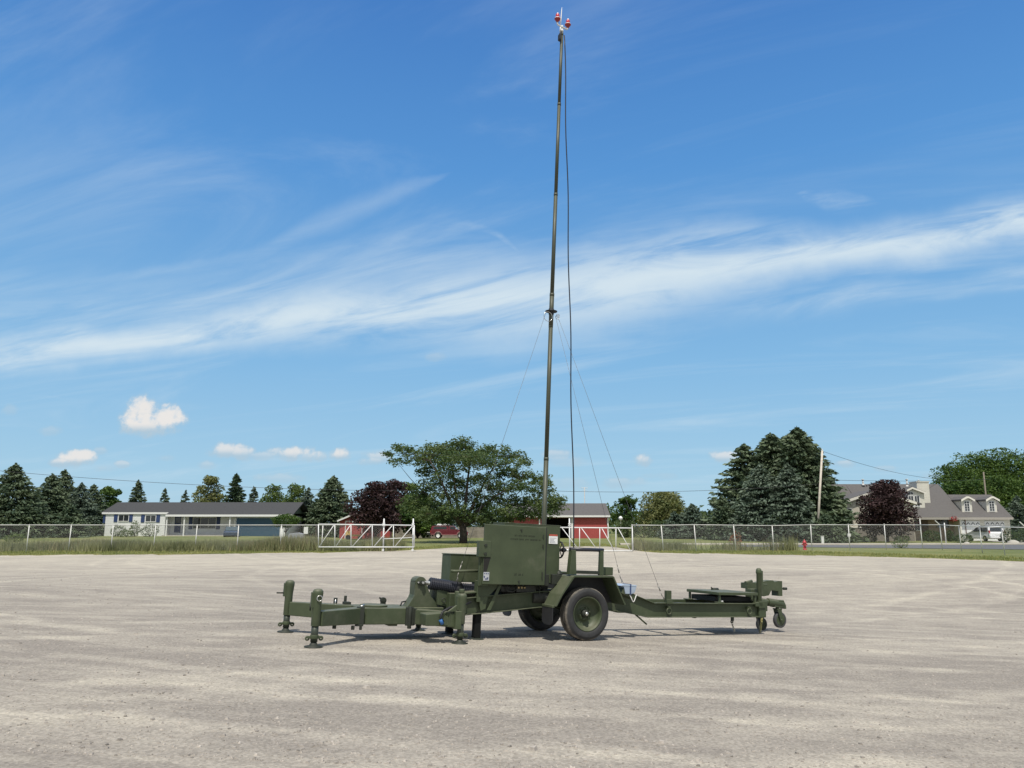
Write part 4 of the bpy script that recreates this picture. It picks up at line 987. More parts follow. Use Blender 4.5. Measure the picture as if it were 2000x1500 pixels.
SP(1568, 833, 84, 93, F_SPRUCE, 'tallest spruce directly left of the wooden pole', 16000, base=0, jag=.4, ex=.56)
SP(1545, 905, 52, 89, F_BLUE, 'low blue green spruce in front of the big group', 9000, base=0, jag=.4)
SP(1612, 1005, 34, 86, F_SPRUCE, 'short spruce at the foot of the wooden pole', 5500, base=0, jag=.4)
BL(1731, 938, 56, 91, F_PURP, 'round dark purple maple in front of the tan house', 15000, cat='purple tree', seed=31, crown=.10, nc=24, leaf=.26)
for i, (u, vt, hw, D, lb) in enumerate([(1880, 905, 46, 128, 'left shoulder of the big green tree mass behind the garage wing'), (1925, 884, 56, 130, 'large rounded green tree above the two small dormers'), (1980, 876, 60, 128, 'large green tree at the right edge behind the garage'), (1870, 945, 40, 124, 'lower green tree beside the big roof slope'), (2040, 880, 50, 126, 'green tree cut by the right edge of the photo'), (1950, 930, 50, 122, 'lower green tree behind the garage ridge'), (1910, 938, 40, 121, 'dark green tree filling in behind the left dormer')]):
    BL(u, vt, hw*1.25, D, F_LEAFD, lb, 18000, seed=40+i, crown=.02, nc=26, leaf=.32, flat=.8, group='green trees behind the garage')
SP(1992, 968, 34, 104, F_BLUE, 'blue spruce at the right edge beside the garage', 5500, base=0)
SP(1962, 990, 16, 108, F_DARK, 'narrow dark evergreen right of the garage', 2500, base=0)

SP(1540, 852, 70, 97, F_SPRUCE, 'tall spruce filled in between the middle and tallest spruces', 11000, base=0, jag=.4, ex=.56)
SP(1592, 880, 60, 94, F_BLUE, 'spruce leaning into the wooden pole from the right', 9000, base=0, jag=.4)
SP(1490, 905, 70, 91, F_BLUE, 'low spruce in front of the leftmost tall spruce', 9000, base=0, jag=.4)
# distant tree line closing the gaps
def treeline():
    P = []
    for i in range(26000):
        x = -190 + 400*rng.random(); y = 150 + 25*rng.random()
        h = 3.2 + 3.2*(mnoise.noise((x*.06, 3, 2))+.5) + 1.6*mnoise.noise((x*.3, 8, 2))
        P.append((x, y, gz(x, y) + h*rng.random()**.7))
    P = np.array(P); L = .9*(.6+.8*rng.random(len(P)))
    o = cards(P, unit(len(P)), L, L*.7, 'far_tree_line', F_BUSH, None); tag(o, 'low green line of far trees and hedges closing the horizon', 'tree line', None, 'stuff')
treeline()

# the big open tree (honey locust) in layers
def locust():
    D = 80.0; base = place(905, 1062, D); T = empty('locust_tree', base, 0, 'big wide open crowned tree with layered foliage behind the gravel lot', 'tree')
    def L_(u, v, dy=0):
        p = at(u, v, D+dy); return Vector((p.x-base.x, dy, p.z-base.z))
    # (u, v, half width, half height, depth offset)
    C = [(900, 866, 30, 9, 0), (880, 880, 45, 11, 1), (850, 878, 34, 9, -1), (930, 884, 40, 10, 1), (800, 880, 26, 7, 0), (778, 874, 14, 5, 1), (775, 902, 18, 6, 0), (815, 895, 34, 9, -1), (965, 880, 36, 9, 0), (1000, 890, 30, 8, 1), (1022, 902, 18, 7, 0),
         (850, 903, 40, 11, 2), (900, 905, 46, 12, -2), (950, 902, 36, 9, 1), (985, 908, 34, 8, -1), (835, 922, 26, 8, 1), (870, 925, 26, 8, -2), (985, 925, 34, 7, 1), (1020, 930, 34, 8, 0), (1050, 935, 26, 8, 1), (1065, 945, 18, 6, 0), (850, 945, 36, 10, 0),
         (900, 942, 34, 9, 2), (940, 935, 26, 7, -2), (960, 950, 40, 9, 1), (1010, 950, 46, 9, -1), (1055, 958, 30, 7, 1), (830, 965, 30, 10, 2), (870, 970, 34, 11, -1), (915, 968, 36, 10, 1), (960, 975, 34, 9, 0), (1010, 978, 44, 9, 1), (1055, 983, 40, 10, 0), (1085, 975, 22, 7, 0),
         (845, 990, 36, 11, 1), (885, 996, 32, 10, -2), (930, 992, 30, 9, 2), (985, 998, 40, 9, -1), (1030, 1003, 42, 9, 1), (1070, 1000, 22, 8, 0), (850, 1008, 26, 8, 0), (1000, 1012, 30, 6, 2), (915, 1015, 18, 6, 1), (868, 1014, 24, 8, 1), (830, 1004, 26, 10, -1), (930, 1012, 26, 7, -1), (960, 1014, 24, 7, 0), (800, 985, 26, 10, 0), (1090, 990, 22, 7, 1), (760, 886, 12, 4, 0), (880, 888, 60, 8, 3), (920, 893, 60, 8, -3)]
    P = []; b = MB()
    trunkp = [Vector((0, 0, -.3)), L_(905, 1040), L_(903, 1022)]
    b.path(trunkp, [.42, .36, .33], 12)
    mains = [(L_(880, 985, -1), L_(862, 940, -2), L_(840, 900, -2)), (L_(892, 980, 1), L_(886, 930, 1), L_(875, 885, 1)), (L_(910, 975, -.5), L_(915, 925, -1), L_(920, 885, -1)), (L_(925, 985, 1), L_(950, 935, 2), L_(975, 895, 2)), (L_(930, 1000, 0), L_(965, 970, -1), L_(1020, 940, -1)), (L_(940, 1008, 1), L_(985, 992, 1), L_(1050, 975, 1)), (L_(885, 1005, 0), L_(860, 985, 1), L_(825, 960, 1))]
    for m0, m1, m2 in mains: b.path([trunkp[2] - Vector((0, 0, .4)), m0, m1, m2], [.24, .15, .09, .04], 8)
    rd = random.Random(5)
    for (u, v, hw, hh, dy) in C:
        c = L_(u, v, dy); r = (hw/F_PX*D, max(1.2, hw/F_PX*D*.8), hh*1.45/F_PX*D)
        near = min((m for ms in mains for m in ms), key=lambda q: (q-c).length + (2 if q.z > c.z else 0))
        b.path([near, near.lerp(c, .5)+Vector((0, 0, -.1)), c], [.05, .03, .012], 5)
        for k in range(6):
            a = rd.random()*6.28; b.path([c, c + Vector((math.cos(a)*r[0]*.85, math.sin(a)*r[1]*.85, (rd.random()-.3)*r[2]))], [.016, .005], 4, cap=False)
        n = int(720*r[0]*(.6+r[2])); u_ = unit(n)*((rng.random(n)**.45)[:, None]); q = np.array(c) + u_*np.array(r)*1.08
        q[:, 2] -= .10*np.hypot(u_[:, 0], u_[:, 1])**2*r[0]*.3
        k = np.array([mnoise.noise((p[0]*1.3, p[1]*1.3, p[2]*3.0)) for p in q]); q = q + rng.normal(size=q.shape)*.10; P.append(q[k > -.02])
    b.build('trunk', BARK, T); P = np.concatenate(P)
    L = .15 + .20*rng.random(len(P)); d = unit(len(P)); d[:, 2] = d[:, 2]*.4 - .25
    cards(P, d, L, L*.45, 'crown', F_LOC, T)
locust()

# bushes and garden plants
def BU(u, vb, hwu, hv, D, m, label, n=700, leaf=.13, group=None, name='bush'):
    p = place(u, vb, D); bush(p, hwu/F_PX*D, hwu/F_PX*D*.8, hv/F_PX*D, m, label, 'bush', group, n, leaf, name)
BU(176, 1040, 16, 24, 94, F_BUSH, 'dark rounded bush left of the ranch house', 900)
BU(230, 1048, 14, 22, 94, F_BUSH, 'bush below the first pair of navy shutters'); BU(262, 1048, 10, 30, 94, F_LEAF, 'light green upright shrub between the shuttered windows')
BU(292, 1050, 18, 24, 94, F_BUSH, 'wide bush below the second shuttered window'); BU(246, 1052, 14, 15, 92, F_LEAF, 'low flowering plant by the ranch wall', 500)
BU(1672, 1052, 9, 12, 94, F_BUSH, 'small round bush left of the purple maple'); BU(1700, 1052, 14, 13, 94, F_BUSH, 'low bush under the purple maple'); BU(1762, 1053, 16, 12, 95, F_BUSH, 'low shrubs below the front window of the tan house')
BU(1820, 1055, 20, 22, 94, F_BUSH, 'dark hedge bush beside the porch', 1300); BU(1881, 1056, 19, 17, 88, F_BUSH, 'clipped round bush in front of the left garage door', 1500, .10); BU(1856, 1053, 8, 22, 95, F_BUSH, 'narrow dark shrub at the porch corner')
BU(1972, 1057, 16, 25, 90, F_BUSH, 'tall hedge bush right of the white van', 1500); BU(2000, 1057, 18, 24, 90, F_BUSH, 'hedge bush at the right photo edge', 1300)
BU(1437, 1066, 13, 34, 62, F_REDB, 'reddish weedy shrub growing through the right fence', 500, .09); BU(1760, 1068, 16, 18, 66, F_LEAF, 'loose weedy shrub behind the right fence', 350, .10)
BU(1255, 1040, 26, 14, 104, F_BUSH, 'dark hedge right of the barn'); BU(30, 1044, 20, 16, 80, F_LEAF, 'weedy shrub behind the left fence', 700)
for u, hw_, lb in ((1225, 22, 'dark undergrowth beside the barn corner'), (1290, 30, 'dark undergrowth under the willow left half'), (1400, 30, 'dark undergrowth left of the big spruces'), (1655, 14, 'undergrowth between spruce and tan house')):
    BU(u, 1040, hw_, 32, 106, F_BUSH, lb, 1400, .2)
# small clipped tree by the garage
p = place(557, 1050, 90)
T = empty('garden_tree', p, 0, 'small clipped round tree in front of the blue garage door', 'tree'); b = MB(); b.path([(0, 0, -.1), (.05, 0, .8), (-.1, 0, 1.7)], [.06, .05, .03], 7)
for k in range(6): a = k*1.05; b.path([(0, 0, .6), (math.cos(a)*.5, math.sin(a)*.5, 1.3)], [.03, .02], 5)
b.build('trunk', BARK, T); P = clump_pts((0, 0, 1.95), (1.55, 1.3, .75), 2600, .5); P[:, 2] = np.maximum(P[:, 2], 1.2); L = .13+.1*rng.random(len(P)); cards(P, unit(len(P)), L, L*.6, 'crown', F_LEAFD, T)

# ================================================================ buildings, fences, vehicles
ROOFD = mat('shingles_dark', (0.048, 0.049, 0.052), 0.9, var=0.15, scale=5, bump=0.3, bscale=20)
ROOFG = mat('shingles_grey', (0.105, 0.100, 0.100), 0.9, var=0.12, scale=5, bump=0.3, bscale=20)
def siding(name, col, pitch=.2, axis=2, depth=.03, var=.05):
    m = bpy.data.materials.new(name); m.use_nodes = True; nt = m.node_tree; g = NG(nt); p = nt.nodes['Principled BSDF']
    co = g.n('ShaderNodeTexCoord').outputs['Object']; sp = g.n('ShaderNodeSeparateXYZ'); g.put(sp.inputs[0], co)
    fr_ = g.m('FRACT', g.m('DIVIDE', g.m('ADD', sp.outputs[axis], 50.0), pitch))
    n1 = g.noise(co, 1.5, 4, .6)
    g.put(p.inputs['Base Color'], g.ramp(n1, [(.3, tuple(c*(1-var) for c in col)), (.7, tuple(min(1, c*(1+var)) for c in col))]))
    b = g.n('ShaderNodeBump'); b.inputs['Strength'].default_value = .8; b.inputs['Distance'].default_value = depth
    g.put(b.inputs['Height'], fr_); g.put(p.inputs['Normal'], b.outputs[0]); p.inputs['Roughness'].default_value = .6
    return m
S_WHITE = siding('white_siding', (0.80, 0.82, 0.84)); S_TAN = siding('tan_siding', (0.60, 0.56, 0.49)); S_CREAM = siding('cream_clapboard', (0.70, 0.68, 0.61))
S_RED = siding('red_board', (0.36, 0.065, 0.065), .25, 0, .02); S_REDD = siding('red_shed_board', (0.33, 0.06, 0.06), .25, 0, .02)
BRICK = mat('brown_brick', (0.34, 0.26, 0.21), 0.85, var=0.25, scale=8)
INTERIOR = mat('dark_interior', (0.015, 0.015, 0.018), 0.9)
FOUND = mat('foundation_block', (0.20, 0.18, 0.16), 0.9, var=.1)
GUT = mat('gutter_white', (0.72, 0.73, 0.74), 0.5, var=.03)

def house(name, u, Y, label, cat='house'):
    p = at(u, 1030, Y); return empty(name, (p.x, Y, gz(p.x, Y)), 0, label, cat)
class HB:
    """builds in world coordinates, stores relative to the house's base"""
    def __init__(s, root): s.r = root; s.o = root.location.copy()
    def q(s, u, v, Y): return at(u, v, Y) - s.o
    def x(s, u, Y): return at(u, 1015, Y).x - s.o.x
    def z(s, v, Y): return at(1000, v, Y).z - s.o.z
    def box(s, name, m, u0, u1, v0, v1, Y, d, bevel=0, parent=None, ground=False, **k):
        b = MB(); z1 = s.z(v0, Y); z0 = -.4 if ground else s.z(v1, Y)
        b.box(s.x(u0, Y), s.x(u1, Y), Y-s.o.y, Y-s.o.y+d, z0, z1); return b.build(name, m, parent or s.r, bevel, **k)
    def window(s, u0, u1, v0, v1, Y, fm=None, nx=1, nz=0, parent=None, shutters=None, t=.06, name='window'):
        y = Y-s.o.y; X0, X1, Z0, Z1 = s.x(u0, Y), s.x(u1, Y), s.z(v1, Y), s.z(v0, Y); b = MB()
        b.box(X0, X0+t, y-.06, y+.05, Z0, Z1); b.box(X1-t, X1, y-.06, y+.05, Z0, Z1); b.box(X0+t, X1-t, y-.06, y+.05, Z1-t, Z1); b.box(X0+t, X1-t, y-.08, y+.05, Z0, Z0+t)
        for i in range(1, nx+1):
            x = X0+(X1-X0)*i/(nx+1); b.box(x-.022, x+.022, y-.05, y+.02, Z0+t, Z1-t)
        for i in range(1, nz+1):
            z = Z0+(Z1-Z0)*i/(nz+1); b.box(X0+t, X1-t, y-.048, y+.018, z-.014, z+.014)
        f = b.build(name, fm or GUT, parent or s.r)
        b = MB(); b.box(X0+t*.5, X1-t*.5, y-.02, y+.01, Z0+t*.5, Z1-t*.5); b.build('pane', GLASS, f)
        if shutters:
            for a, c in shutters:
                b = MB(); b.box(s.x(a, Y), s.x(c, Y), y-.06, y-.003, Z0-.05, Z1+.05); b.build('shutter', NAVY, s.r)
        return f
    def roof(s, name, m, u0, u1, v_eave, v_ridge, Ye, half, t=.16, parent=None):
        """gable roof with its ridge along x: front eave at depth Ye"""
        z0 = s.z(v_eave, Ye); z1 = s.z(v_ridge, Ye+half); y = Ye-s.o.y; b = MB()
        b.prism([(y, z0), (y+half, z1), (y+2*half, z0), (y+2*half, z0-t), (y+half, z1-t), (y, z0-t)], s.x(u0, Ye), s.x(u1, Ye), 'x')
        return b.build(name, m, parent or s.r), z0, z1
# --- ranch house on the left
R1 = house('ranch_house', 384, 98, 'long white ranch house with dark roof, navy shutters and blue garage door')
h = HB(R1); Y = 98.0
h.box('wall', S_WHITE, 206, 323, 1002, 1060, Y, 7.2, ground=True); h.box('wall', S_WHITE, 323, 460, 1006, 1060, Y+1.6, 5.4, ground=True); h.box('wall', S_WHITE, 460.2, 560, 1007, 1060, Y-.3, 7.3, ground=True)
rf, z0, z1 = h.roof('roof', ROOFD, 323, 572, 1005, 981, Y-.9, 4.6)
ye = Y-.9-h.o.y; sl_ = (z1-z0)/4.6; yl = ye + (h.z(1000.5, Y-.3)-z0)/sl_; zl = z0+(yl-ye)*sl_
b = MB(); b.prism([(yl, zl), (ye+4.6, z1), (ye+9.2, z0), (ye+9.2, z0-.16), (ye+4.6, z1-.16), (yl, zl-.16)], h.x(195, Y-.3), h.x(323, Y-.9)-.003, 'x'); b.build('left_roof', ROOFD, R1)
b = MB(); y = Y-.9-h.o.y; b.box(h.x(323, Y-.9), h.x(572, Y-.9), y-.06, y-.002, z0-.24, z0+.0); b.build('fascia', GUT, R1)
zz = zl; y = yl; b = MB(); b.box(h.x(195, Y-.5), h.x(323, Y-.9)-.01, y-.06, y-.002, zz-.22, zz); b.build('fascia', GUT, R1)
# gable walls
b = MB(); b.prism([(Y-h.o.y, h.z(1002, Y)), (Y-h.o.y+3.7, h.z(1002, Y)+1.15), (Y-h.o.y+7.2, h.z(1002, Y))], h.x(556, Y), h.x(560, Y)+.2, 'x'); b.build('gable', mat('pale_green_siding', (.20, .27, .22), .6), R1)
h.window(231, 252, 1005, 1018.5, Y, nx=1, shutters=((222.5, 229.5), (252.5, 259))); h.window(284, 305, 1006, 1019.5, Y, nx=1, shutters=((275.5, 282.5), (305.5, 312.5)))
h.box('side_shutter', NAVY, 201, 205.6, 1006, 1022, Y, .5)
dr = h.box('door', NAVY, 341.5, 354, 1009, 1040, Y+1.54, .05); h.box('glass', GLASS, 343, 353, 1011, 1022, Y+1.51, .028, parent=dr); h.box('frame', GUT, 354, 356.5, 1008, 1040, Y+1.5, .08)
h.window(377, 423, 1010.5, 1033, Y+1.6, nx=2, shutters=((369.5, 376.5), (423.5, 430.5)))
h.box('garage_door', BLUEDOOR, 462.5, 547, 1012, 1060, Y-.38, .075, ground=True)
b = MB(); 
for v in (1018.5, 1024, 1029.5, 1035): 
    z = h.z(v, Y-.4); b.box(h.x(463.5, Y), h.x(546, Y), Y-.38-h.o.y-.014, Y-.38-h.o.y-.002, z-.02, z+.02)
b.build('door_rib', BLUEDOOR, R1)
for u in (326.5, 360.5, 449.5):
    b = MB(); x = h.x(u, Y-.7); b.box(x-.07, x+.07, Y-.78-h.o.y, Y-.64-h.o.y, -.3, z0-.2); b.build('porch_post', GUT, R1)
b = MB(); b.box(h.x(323, Y), h.x(462, Y), Y-.75-h.o.y, Y+1.6-h.o.y, -.3, .12); b.build('porch_floor', CONC, R1)
b = MB(); b.box(h.x(460, Y), h.x(462.5, Y), Y-.42-h.o.y, Y-.31-h.o.y, -.2, z0-.3); b.build('garage_trim', CREAM, R1)
# ground under the ranch house drive
# --- red barn
BN = house('red_barn', 1090, 100, 'red barn with grey roof and an open dark bay', 'barn'); h = HB(BN); Y = 100.0
h.box('wall', S_RED, 990, 1062, 1010, 1060, Y, 8, ground=True); h.box('wall', S_RED, 1119, 1188, 1010, 1060, Y, 8, ground=True)
h.box('back_wall', INTERIOR, 1062.2, 1118.8, 1011, 1060, Y+5, .2, ground=True); h.box('lintel', S_RED, 1062, 1119, 1007, 1011.5, Y+.05, .2)
rf, z0, z1 = h.roof('roof', ROOFG, 986, 1192, 1006.5, 983, Y-.4, 4.5, t=.12)
b = MB(); y = Y-.4-h.o.y; b.box(h.x(986, Y-.4), h.x(1192, Y-.4), y-.05, y-.002, z0-.22, z0-.0); b.build('fascia', GUT, BN)
b = MB(); b.prism([(Y-h.o.y, h.z(1010, Y)), (Y-h.o.y+4, h.z(1010, Y)+1.4), (Y-h.o.y+8, h.z(1010, Y))], h.x(1184, Y), h.x(1188, Y), 'x'); b.build('gable', S_RED, BN)
for u0, u1 in ((991, 993.5), (1052.5, 1055), (1115.5, 1119.3), (1186, 1188.6)):
    h.box('trim_post', GUT, u0, u1, 1011.5, 1060, Y-.08, .06, ground=True)
h.box('door_rail', GUT, 1050, 1121, 1009.5, 1011, Y-.10, .08)
h.box('feed_cart', GUT, 1068, 1078, 1044, 1047, Y+1.5, .5)
# --- red shed
SH = house('red_shed', 692, 96, 'small red shed with white eave and scalloped red door left of the purple tree', 'shed'); h = HB(SH); Y = 96.0
h.box('wall', S_REDD, 664, 733, 1017, 1060, Y, 4, ground=True)
y = Y-h.o.y; pk = (h.x(699, Y), h.z(1002, Y)); e0 = (h.x(660, Y), h.z(1018.5, Y)); e1 = (h.x(738, Y), h.z(1018.5, Y))
b = MB(); b.prism([(h.x(664, Y), h.z(1017.2, Y)), pk, (h.x(733, Y), h.z(1017.2, Y))], y+.01, y+3.9); b.build('gable', S_REDD, SH)
b = MB(); b.prism([e0, pk, e1, (e1[0], e1[1]+.14), (pk[0], pk[1]+.16), (e0[0], e0[1]+.14)], y-.36, y+4.2); b.build('roof', ROOFD, SH)
b = MB(); b.prism([(e0[0], e0[1]-.05), (pk[0], pk[1]-.05), (e1[0], e1[1]-.05), (e1[0], e1[1]+.13), (pk[0], pk[1]+.15), (e0[0], e0[1]+.13)], y-.42, y-.365); b.build('rake_board', GUT, SH)
d_ = h.box('door', S_REDD, 676, 707, 1020, 1060, Y-.06, .055, ground=True)
b = MB()
for u0, u1 in ((674.5, 676), (707, 708.5)): b.box(h.x(u0, Y), h.x(u1, Y), y-.07, y-.002, -.3, h.z(1019, Y))
for i in range(6): x = h.x(677+5.9*i, Y); b.tube((x, y-.08, h.z(1018.6, Y)), (x, y-.005, h.z(1018.6, Y)), .11, seg=8)
b.build('door_trim', GUT, SH)
SH2 = house('red_shed', 752, 104, 'faint red garden shed wall seen through the left gate', 'shed'); h = HB(SH2); h.box('wall', S_REDD, 744, 762, 1027, 1060, 104, 2, ground=True); 
b = MB(); b.prism([(h.x(741, 104), h.z(1027, 104)), (h.x(753, 104), h.z(1020, 104)), (h.x(765, 104), h.z(1027, 104))], -.2, 2.2); b.build('roof', S_REDD, SH2)

# --- tan house on the right
TH = house('tan_house', 1780, 100, 'large tan house with grey roof, dormers, chimney and double garage'); h = HB(TH); Y = 100.0; y = 0.0
h.box('porch_wall', BRICK, 1760, 1876, 1010, 1060, Y+1.2, 6, ground=True)
h.box('garage_wall', S_CREAM, 1872, 1972, 1010, 1060, Y, 6.5, ground=True)
main, z0, z1 = h.roof('roof', ROOFG, 1696, 1889, 1010, 945.5, Y-.6, 6.0)
gr, gz0, gz1 = h.roof('garage_roof', ROOFG, 1889.5, 1979, 1010.5, 966, Y-.6, 4.0)
b = MB(); b.box(h.x(1740, Y-.6), h.x(1979, Y-.6), -.66, -.602, z0-.30, z0-.03); b.build('gutter', mat('tan_gutter', (.33, .31, .28), .6), TH)
b = MB(); b.prism([(0, h.z(1010, Y)), (3.4, h.z(1010, Y)+2.1), (6.5, h.z(1010, Y))], h.x(1968, Y), h.x(1972, Y), 'x'); b.build('gable', S_CREAM, TH)
# rear left block: roof whose ridge continues left, with its gable end
b = MB(); zr = z1; x0, x1 = h.x(1668, Y-.6)+0, h.x(1696, Y-.6)
b.prism([(1.9, h.z(986, 102)), (5.4, zr), (9.4, zr-2.9), (9.4, zr-3.05), (5.4, zr-.16), (1.9, h.z(986, 102)-.16)], h.x(1637, 100), h.x(1696, 99.4)-.003, 'x'); b.build('left_roof', ROOFG, TH)
b = MB(); b.prism([(2.1, h.z(986, 102)-.2), (5.4, zr-.2), (9.2, zr-3.1), (9.2, -.3), (2.1, -.3)], h.x(1641, 100), h.x(1650, 100), 'x'); b.build('left_wall', S_TAN, TH)
# front left wing with its own gable facing the road
Yw = 98.2; yw = Yw-h.o.y
h.box('wing_wall', S_TAN, 1637, 1785, 984, 1060, Yw, 4.5, ground=True)
h.box('foundation', FOUND, 1639, 1784, 1031, 1060, Yw-.05, .045, ground=True); h.box('belt_board', CREAM, 1637, 1728, 1028.5, 1031, Yw-.1, .095)
e0 = (h.x(1641, Yw), h.z(983, Yw)); pk = (h.x(1716, Yw), h.z(959, Yw)); e1 = (h.x(1792, Yw), h.z(983, Yw))
b = MB(); b.prism([(e0[0], e0[1]-.1), (pk[0], pk[1]-.1), (e1[0], e1[1]-.1), (e1[0]-.1, h.z(986, Yw)), (h.x(1637, Yw), h.z(986, Yw)), (h.x(1637, Yw), e0[1]-.2)], yw+.01, yw+4.4); b.build('wing_gable', S_TAN, TH)
b = MB(); b.prism([(h.x(1629, Yw), h.z(986, Yw)), pk, (h.x(1800, Yw), h.z(986, Yw)), (h.x(1800, Yw), h.z(986, Yw)+.16), (pk[0], pk[1]+.18), (h.x(1629, Yw), h.z(986, Yw)+.16)], yw-.42, yw+5.5); b.build('wing_roof', ROOFG, TH)
b = MB(); b.prism([(h.x(1642, Yw), h.z(983, Yw)-.16), (pk[0], pk[1]-.14), (h.x(1790, Yw), h.z(983, Yw)-.16), (h.x(1790, Yw), h.z(983, Yw)+.14), (pk[0], pk[1]+.17), (h.x(1642, Yw), h.z(983, Yw)+.14)], yw-.48, yw-.425); b.build('rake_board', CREAM, TH)
h.window(1648.5, 1665.5, 993, 1005.5, Yw, nx=1, nz=1)
h.window(1765, 1798, 1015.5, 1036.5, Y+1.15, nx=3); h.window(1829, 1853, 1014, 1031, Y+1.15, nx=2, fm=mat('door_trim_tan', (.30, .29, .22), .6)); 
h.box('porch_column', CREAM, 1874, 1877, 1012, 1060, Y-.3, .2, ground=True); h.box('door', mat('brown_door', (.12, .08, .06), .6), 1800, 1812, 1014, 1050, Y+1.12, .06)
# dormer with arched window
Yd = 100.95; yd = Yd-h.o.y
b = MB(); pf = [(h.x(1777, Yd), h.z(992, Yd)), (h.x(1809, Yd), h.z(992, Yd)), (h.x(1809, Yd), h.z(963.5, Yd)), (h.x(1790, Yd), h.z(955.5, Yd)), (h.x(1777, Yd), h.z(960, Yd))]; b.prism(pf, yd, yd+4.0); b.build('dormer', S_CREAM, TH)
b = MB(); pr = [(h.x(1771, Yd), h.z(959.8, Yd)), (h.x(1785, Yd), h.z(953.5, Yd)), (h.x(1811, Yd), h.z(963.5, Yd))]; b.prism(pr + [(a, c+.16) for a, c in pr[::-1]], yd-.3, yd+4.2); b.build('dormer_roof', ROOFG, TH)
b = MB(); b.prism([(a, c-.10) for a, c in pr] + [(a, c+.12) for a, c in pr[::-1]], yd-.36, yd-.305); b.build('rake_board', CREAM, TH)
f_ = h.window(1789, 1799.5, 968, 989.5, Yd); h.window(1777, 1788, 968, 989.5, Yd)
b = MB(); cx, cz = h.x(1782.5, Yd), h.z(966.5, Yd); rr_ = .38
b.prism([(cx+rr_*math.cos(a), cz+rr_*math.sin(a)) for a in [i*math.pi/10 for i in range(11)]], yd-.03, yd-.002); ag = b.build('arched_window', GLASS, TH)
b = MB(); b.torus((cx, yd-.04, cz), rr_+.02, .04, 'y', 14, 6, 0, math.pi); b.beam((cx, yd-.045, cz), (cx, yd-.045, cz+rr_), .03, .03, (0, 1, 0)); b.beam((cx-rr_, yd-.045, cz), (cx+rr_, yd-.045, cz), .04, .05); b.build('frame', GUT, ag)
# chimney
b = MB(); Yc = 101.9; b.box(h.x(1796.5, Yc), h.x(1820.5, Yc), Yc-h.o.y, Yc-h.o.y+1.9, h.z(986, Yc), h.z(942, Yc)); b.box(h.x(1795.5, Yc), h.x(1821.5, Yc), Yc-h.o.y-.06, Yc-h.o.y+1.96, h.z(942, Yc)+.002, h.z(940.5, Yc)+.03); ch = b.build('chimney', S_CREAM, TH)
b = MB(); x = h.x(1808, Yc); b.tube((x, Yc+.9-h.o.y, h.z(941, Yc)), (x, Yc+.9-h.o.y, h.z(938.5, Yc)), .15); b.tube((x, Yc+.9-h.o.y, h.z(937.5, Yc)), (x, Yc+.9-h.o.y, h.z(936.7, Yc)), .22); b.tube((x, Yc+.9-h.o.y, h.z(938.5, Yc)), (x, Yc+.9-h.o.y, h.z(937, Yc)), .04); b.build('cap', STEEL, ch)
for u, vt, vb, Yv in ((1777.5, 937, 950, 104), (1691, 937.5, 947, 105)):
    b = MB(); x = h.x(u, Yv); b.tube((x, Yv-h.o.y, h.z(vb, Yv)), (x, Yv-h.o.y, h.z(vt, Yv)), .10); b.tube((x, Yv-h.o.y, h.z(vt, Yv)), (x, Yv-h.o.y, h.z(vt-1.5, Yv)), .17); b.tube((x, Yv-h.o.y, h.z(vb, Yv)-.1), (x, Yv-h.o.y, h.z(vb-2.4, Yv)), .24, .12); b.build('vent_pipe', GALV, TH)
# two small dormers over the garage
for u in (1892, 1940.5):
    Yd = 100.3; yd = Yd-h.o.y; dd = empty('small_dormer'); dd.parent = TH
    b = MB(); b.prism([(h.x(u-11, Yd), h.z(1001, Yd)), (h.x(u+9, Yd), h.z(1001, Yd)), (h.x(u+9, Yd), h.z(977, Yd)), (h.x(u, Yd), h.z(973, Yd)), (h.x(u-11, Yd), h.z(977, Yd))], yd, yd+3.3); b.build('wall', S_CREAM, dd)
    b = MB(); pr = [(h.x(u-13.5, Yd), h.z(978, Yd)), (h.x(u-2, Yd), h.z(971.5, Yd)), (h.x(u+2, Yd), h.z(971.5, Yd)), (h.x(u+13.5, Yd), h.z(978, Yd))]; b.prism(pr+[(a, c+.16) for a, c in pr[::-1]], yd-.25, yd+3.5); b.build('roof', ROOFG, dd)
    b = MB(); b.prism([(a, c-.12) for a, c in pr]+[(a, c+.12) for a, c in pr[::-1]], yd-.31, yd-.255); b.build('rake_board', CREAM, dd)
    h.window(u-6.5, u+4.5, 978.5, 999, Yd, nx=1, nz=3, parent=dd)
# garage doors
for u0, u1 in ((1876, 1913), (1922.5, 1961)):
    g_ = h.box('garage_door', WHITE, u0, u1, 1017.5, 1060, Y-.05, .045, ground=True)
    b = MB()
    for k in range(4):
        x = h.x(u0+(u1-u0)*(k+.5)/4, Y); z = h.z(1023, Y); b.prism([(x-.22, z-.02), (x, z+.20), (x+.22, z-.02), (x+.22, z-.14), (x, z+.08), (x-.22, z-.14)], -.062, -.052)
    b.build('pane', GLASS, g_)
    b = MB()
    for v in (1027, 1035, 1043): z = h.z(v, Y); b.box(h.x(u0, Y)+.02, h.x(u1, Y)-.02, -.056, -.0505, z-.015, z+.015)
    b.build('seam', CREAM, g_)
h.box('downspout', mat('brown_downspout', (.16, .12, .11), .5), 1884.5, 1886, 1012, 1052, Y-.16, .08)
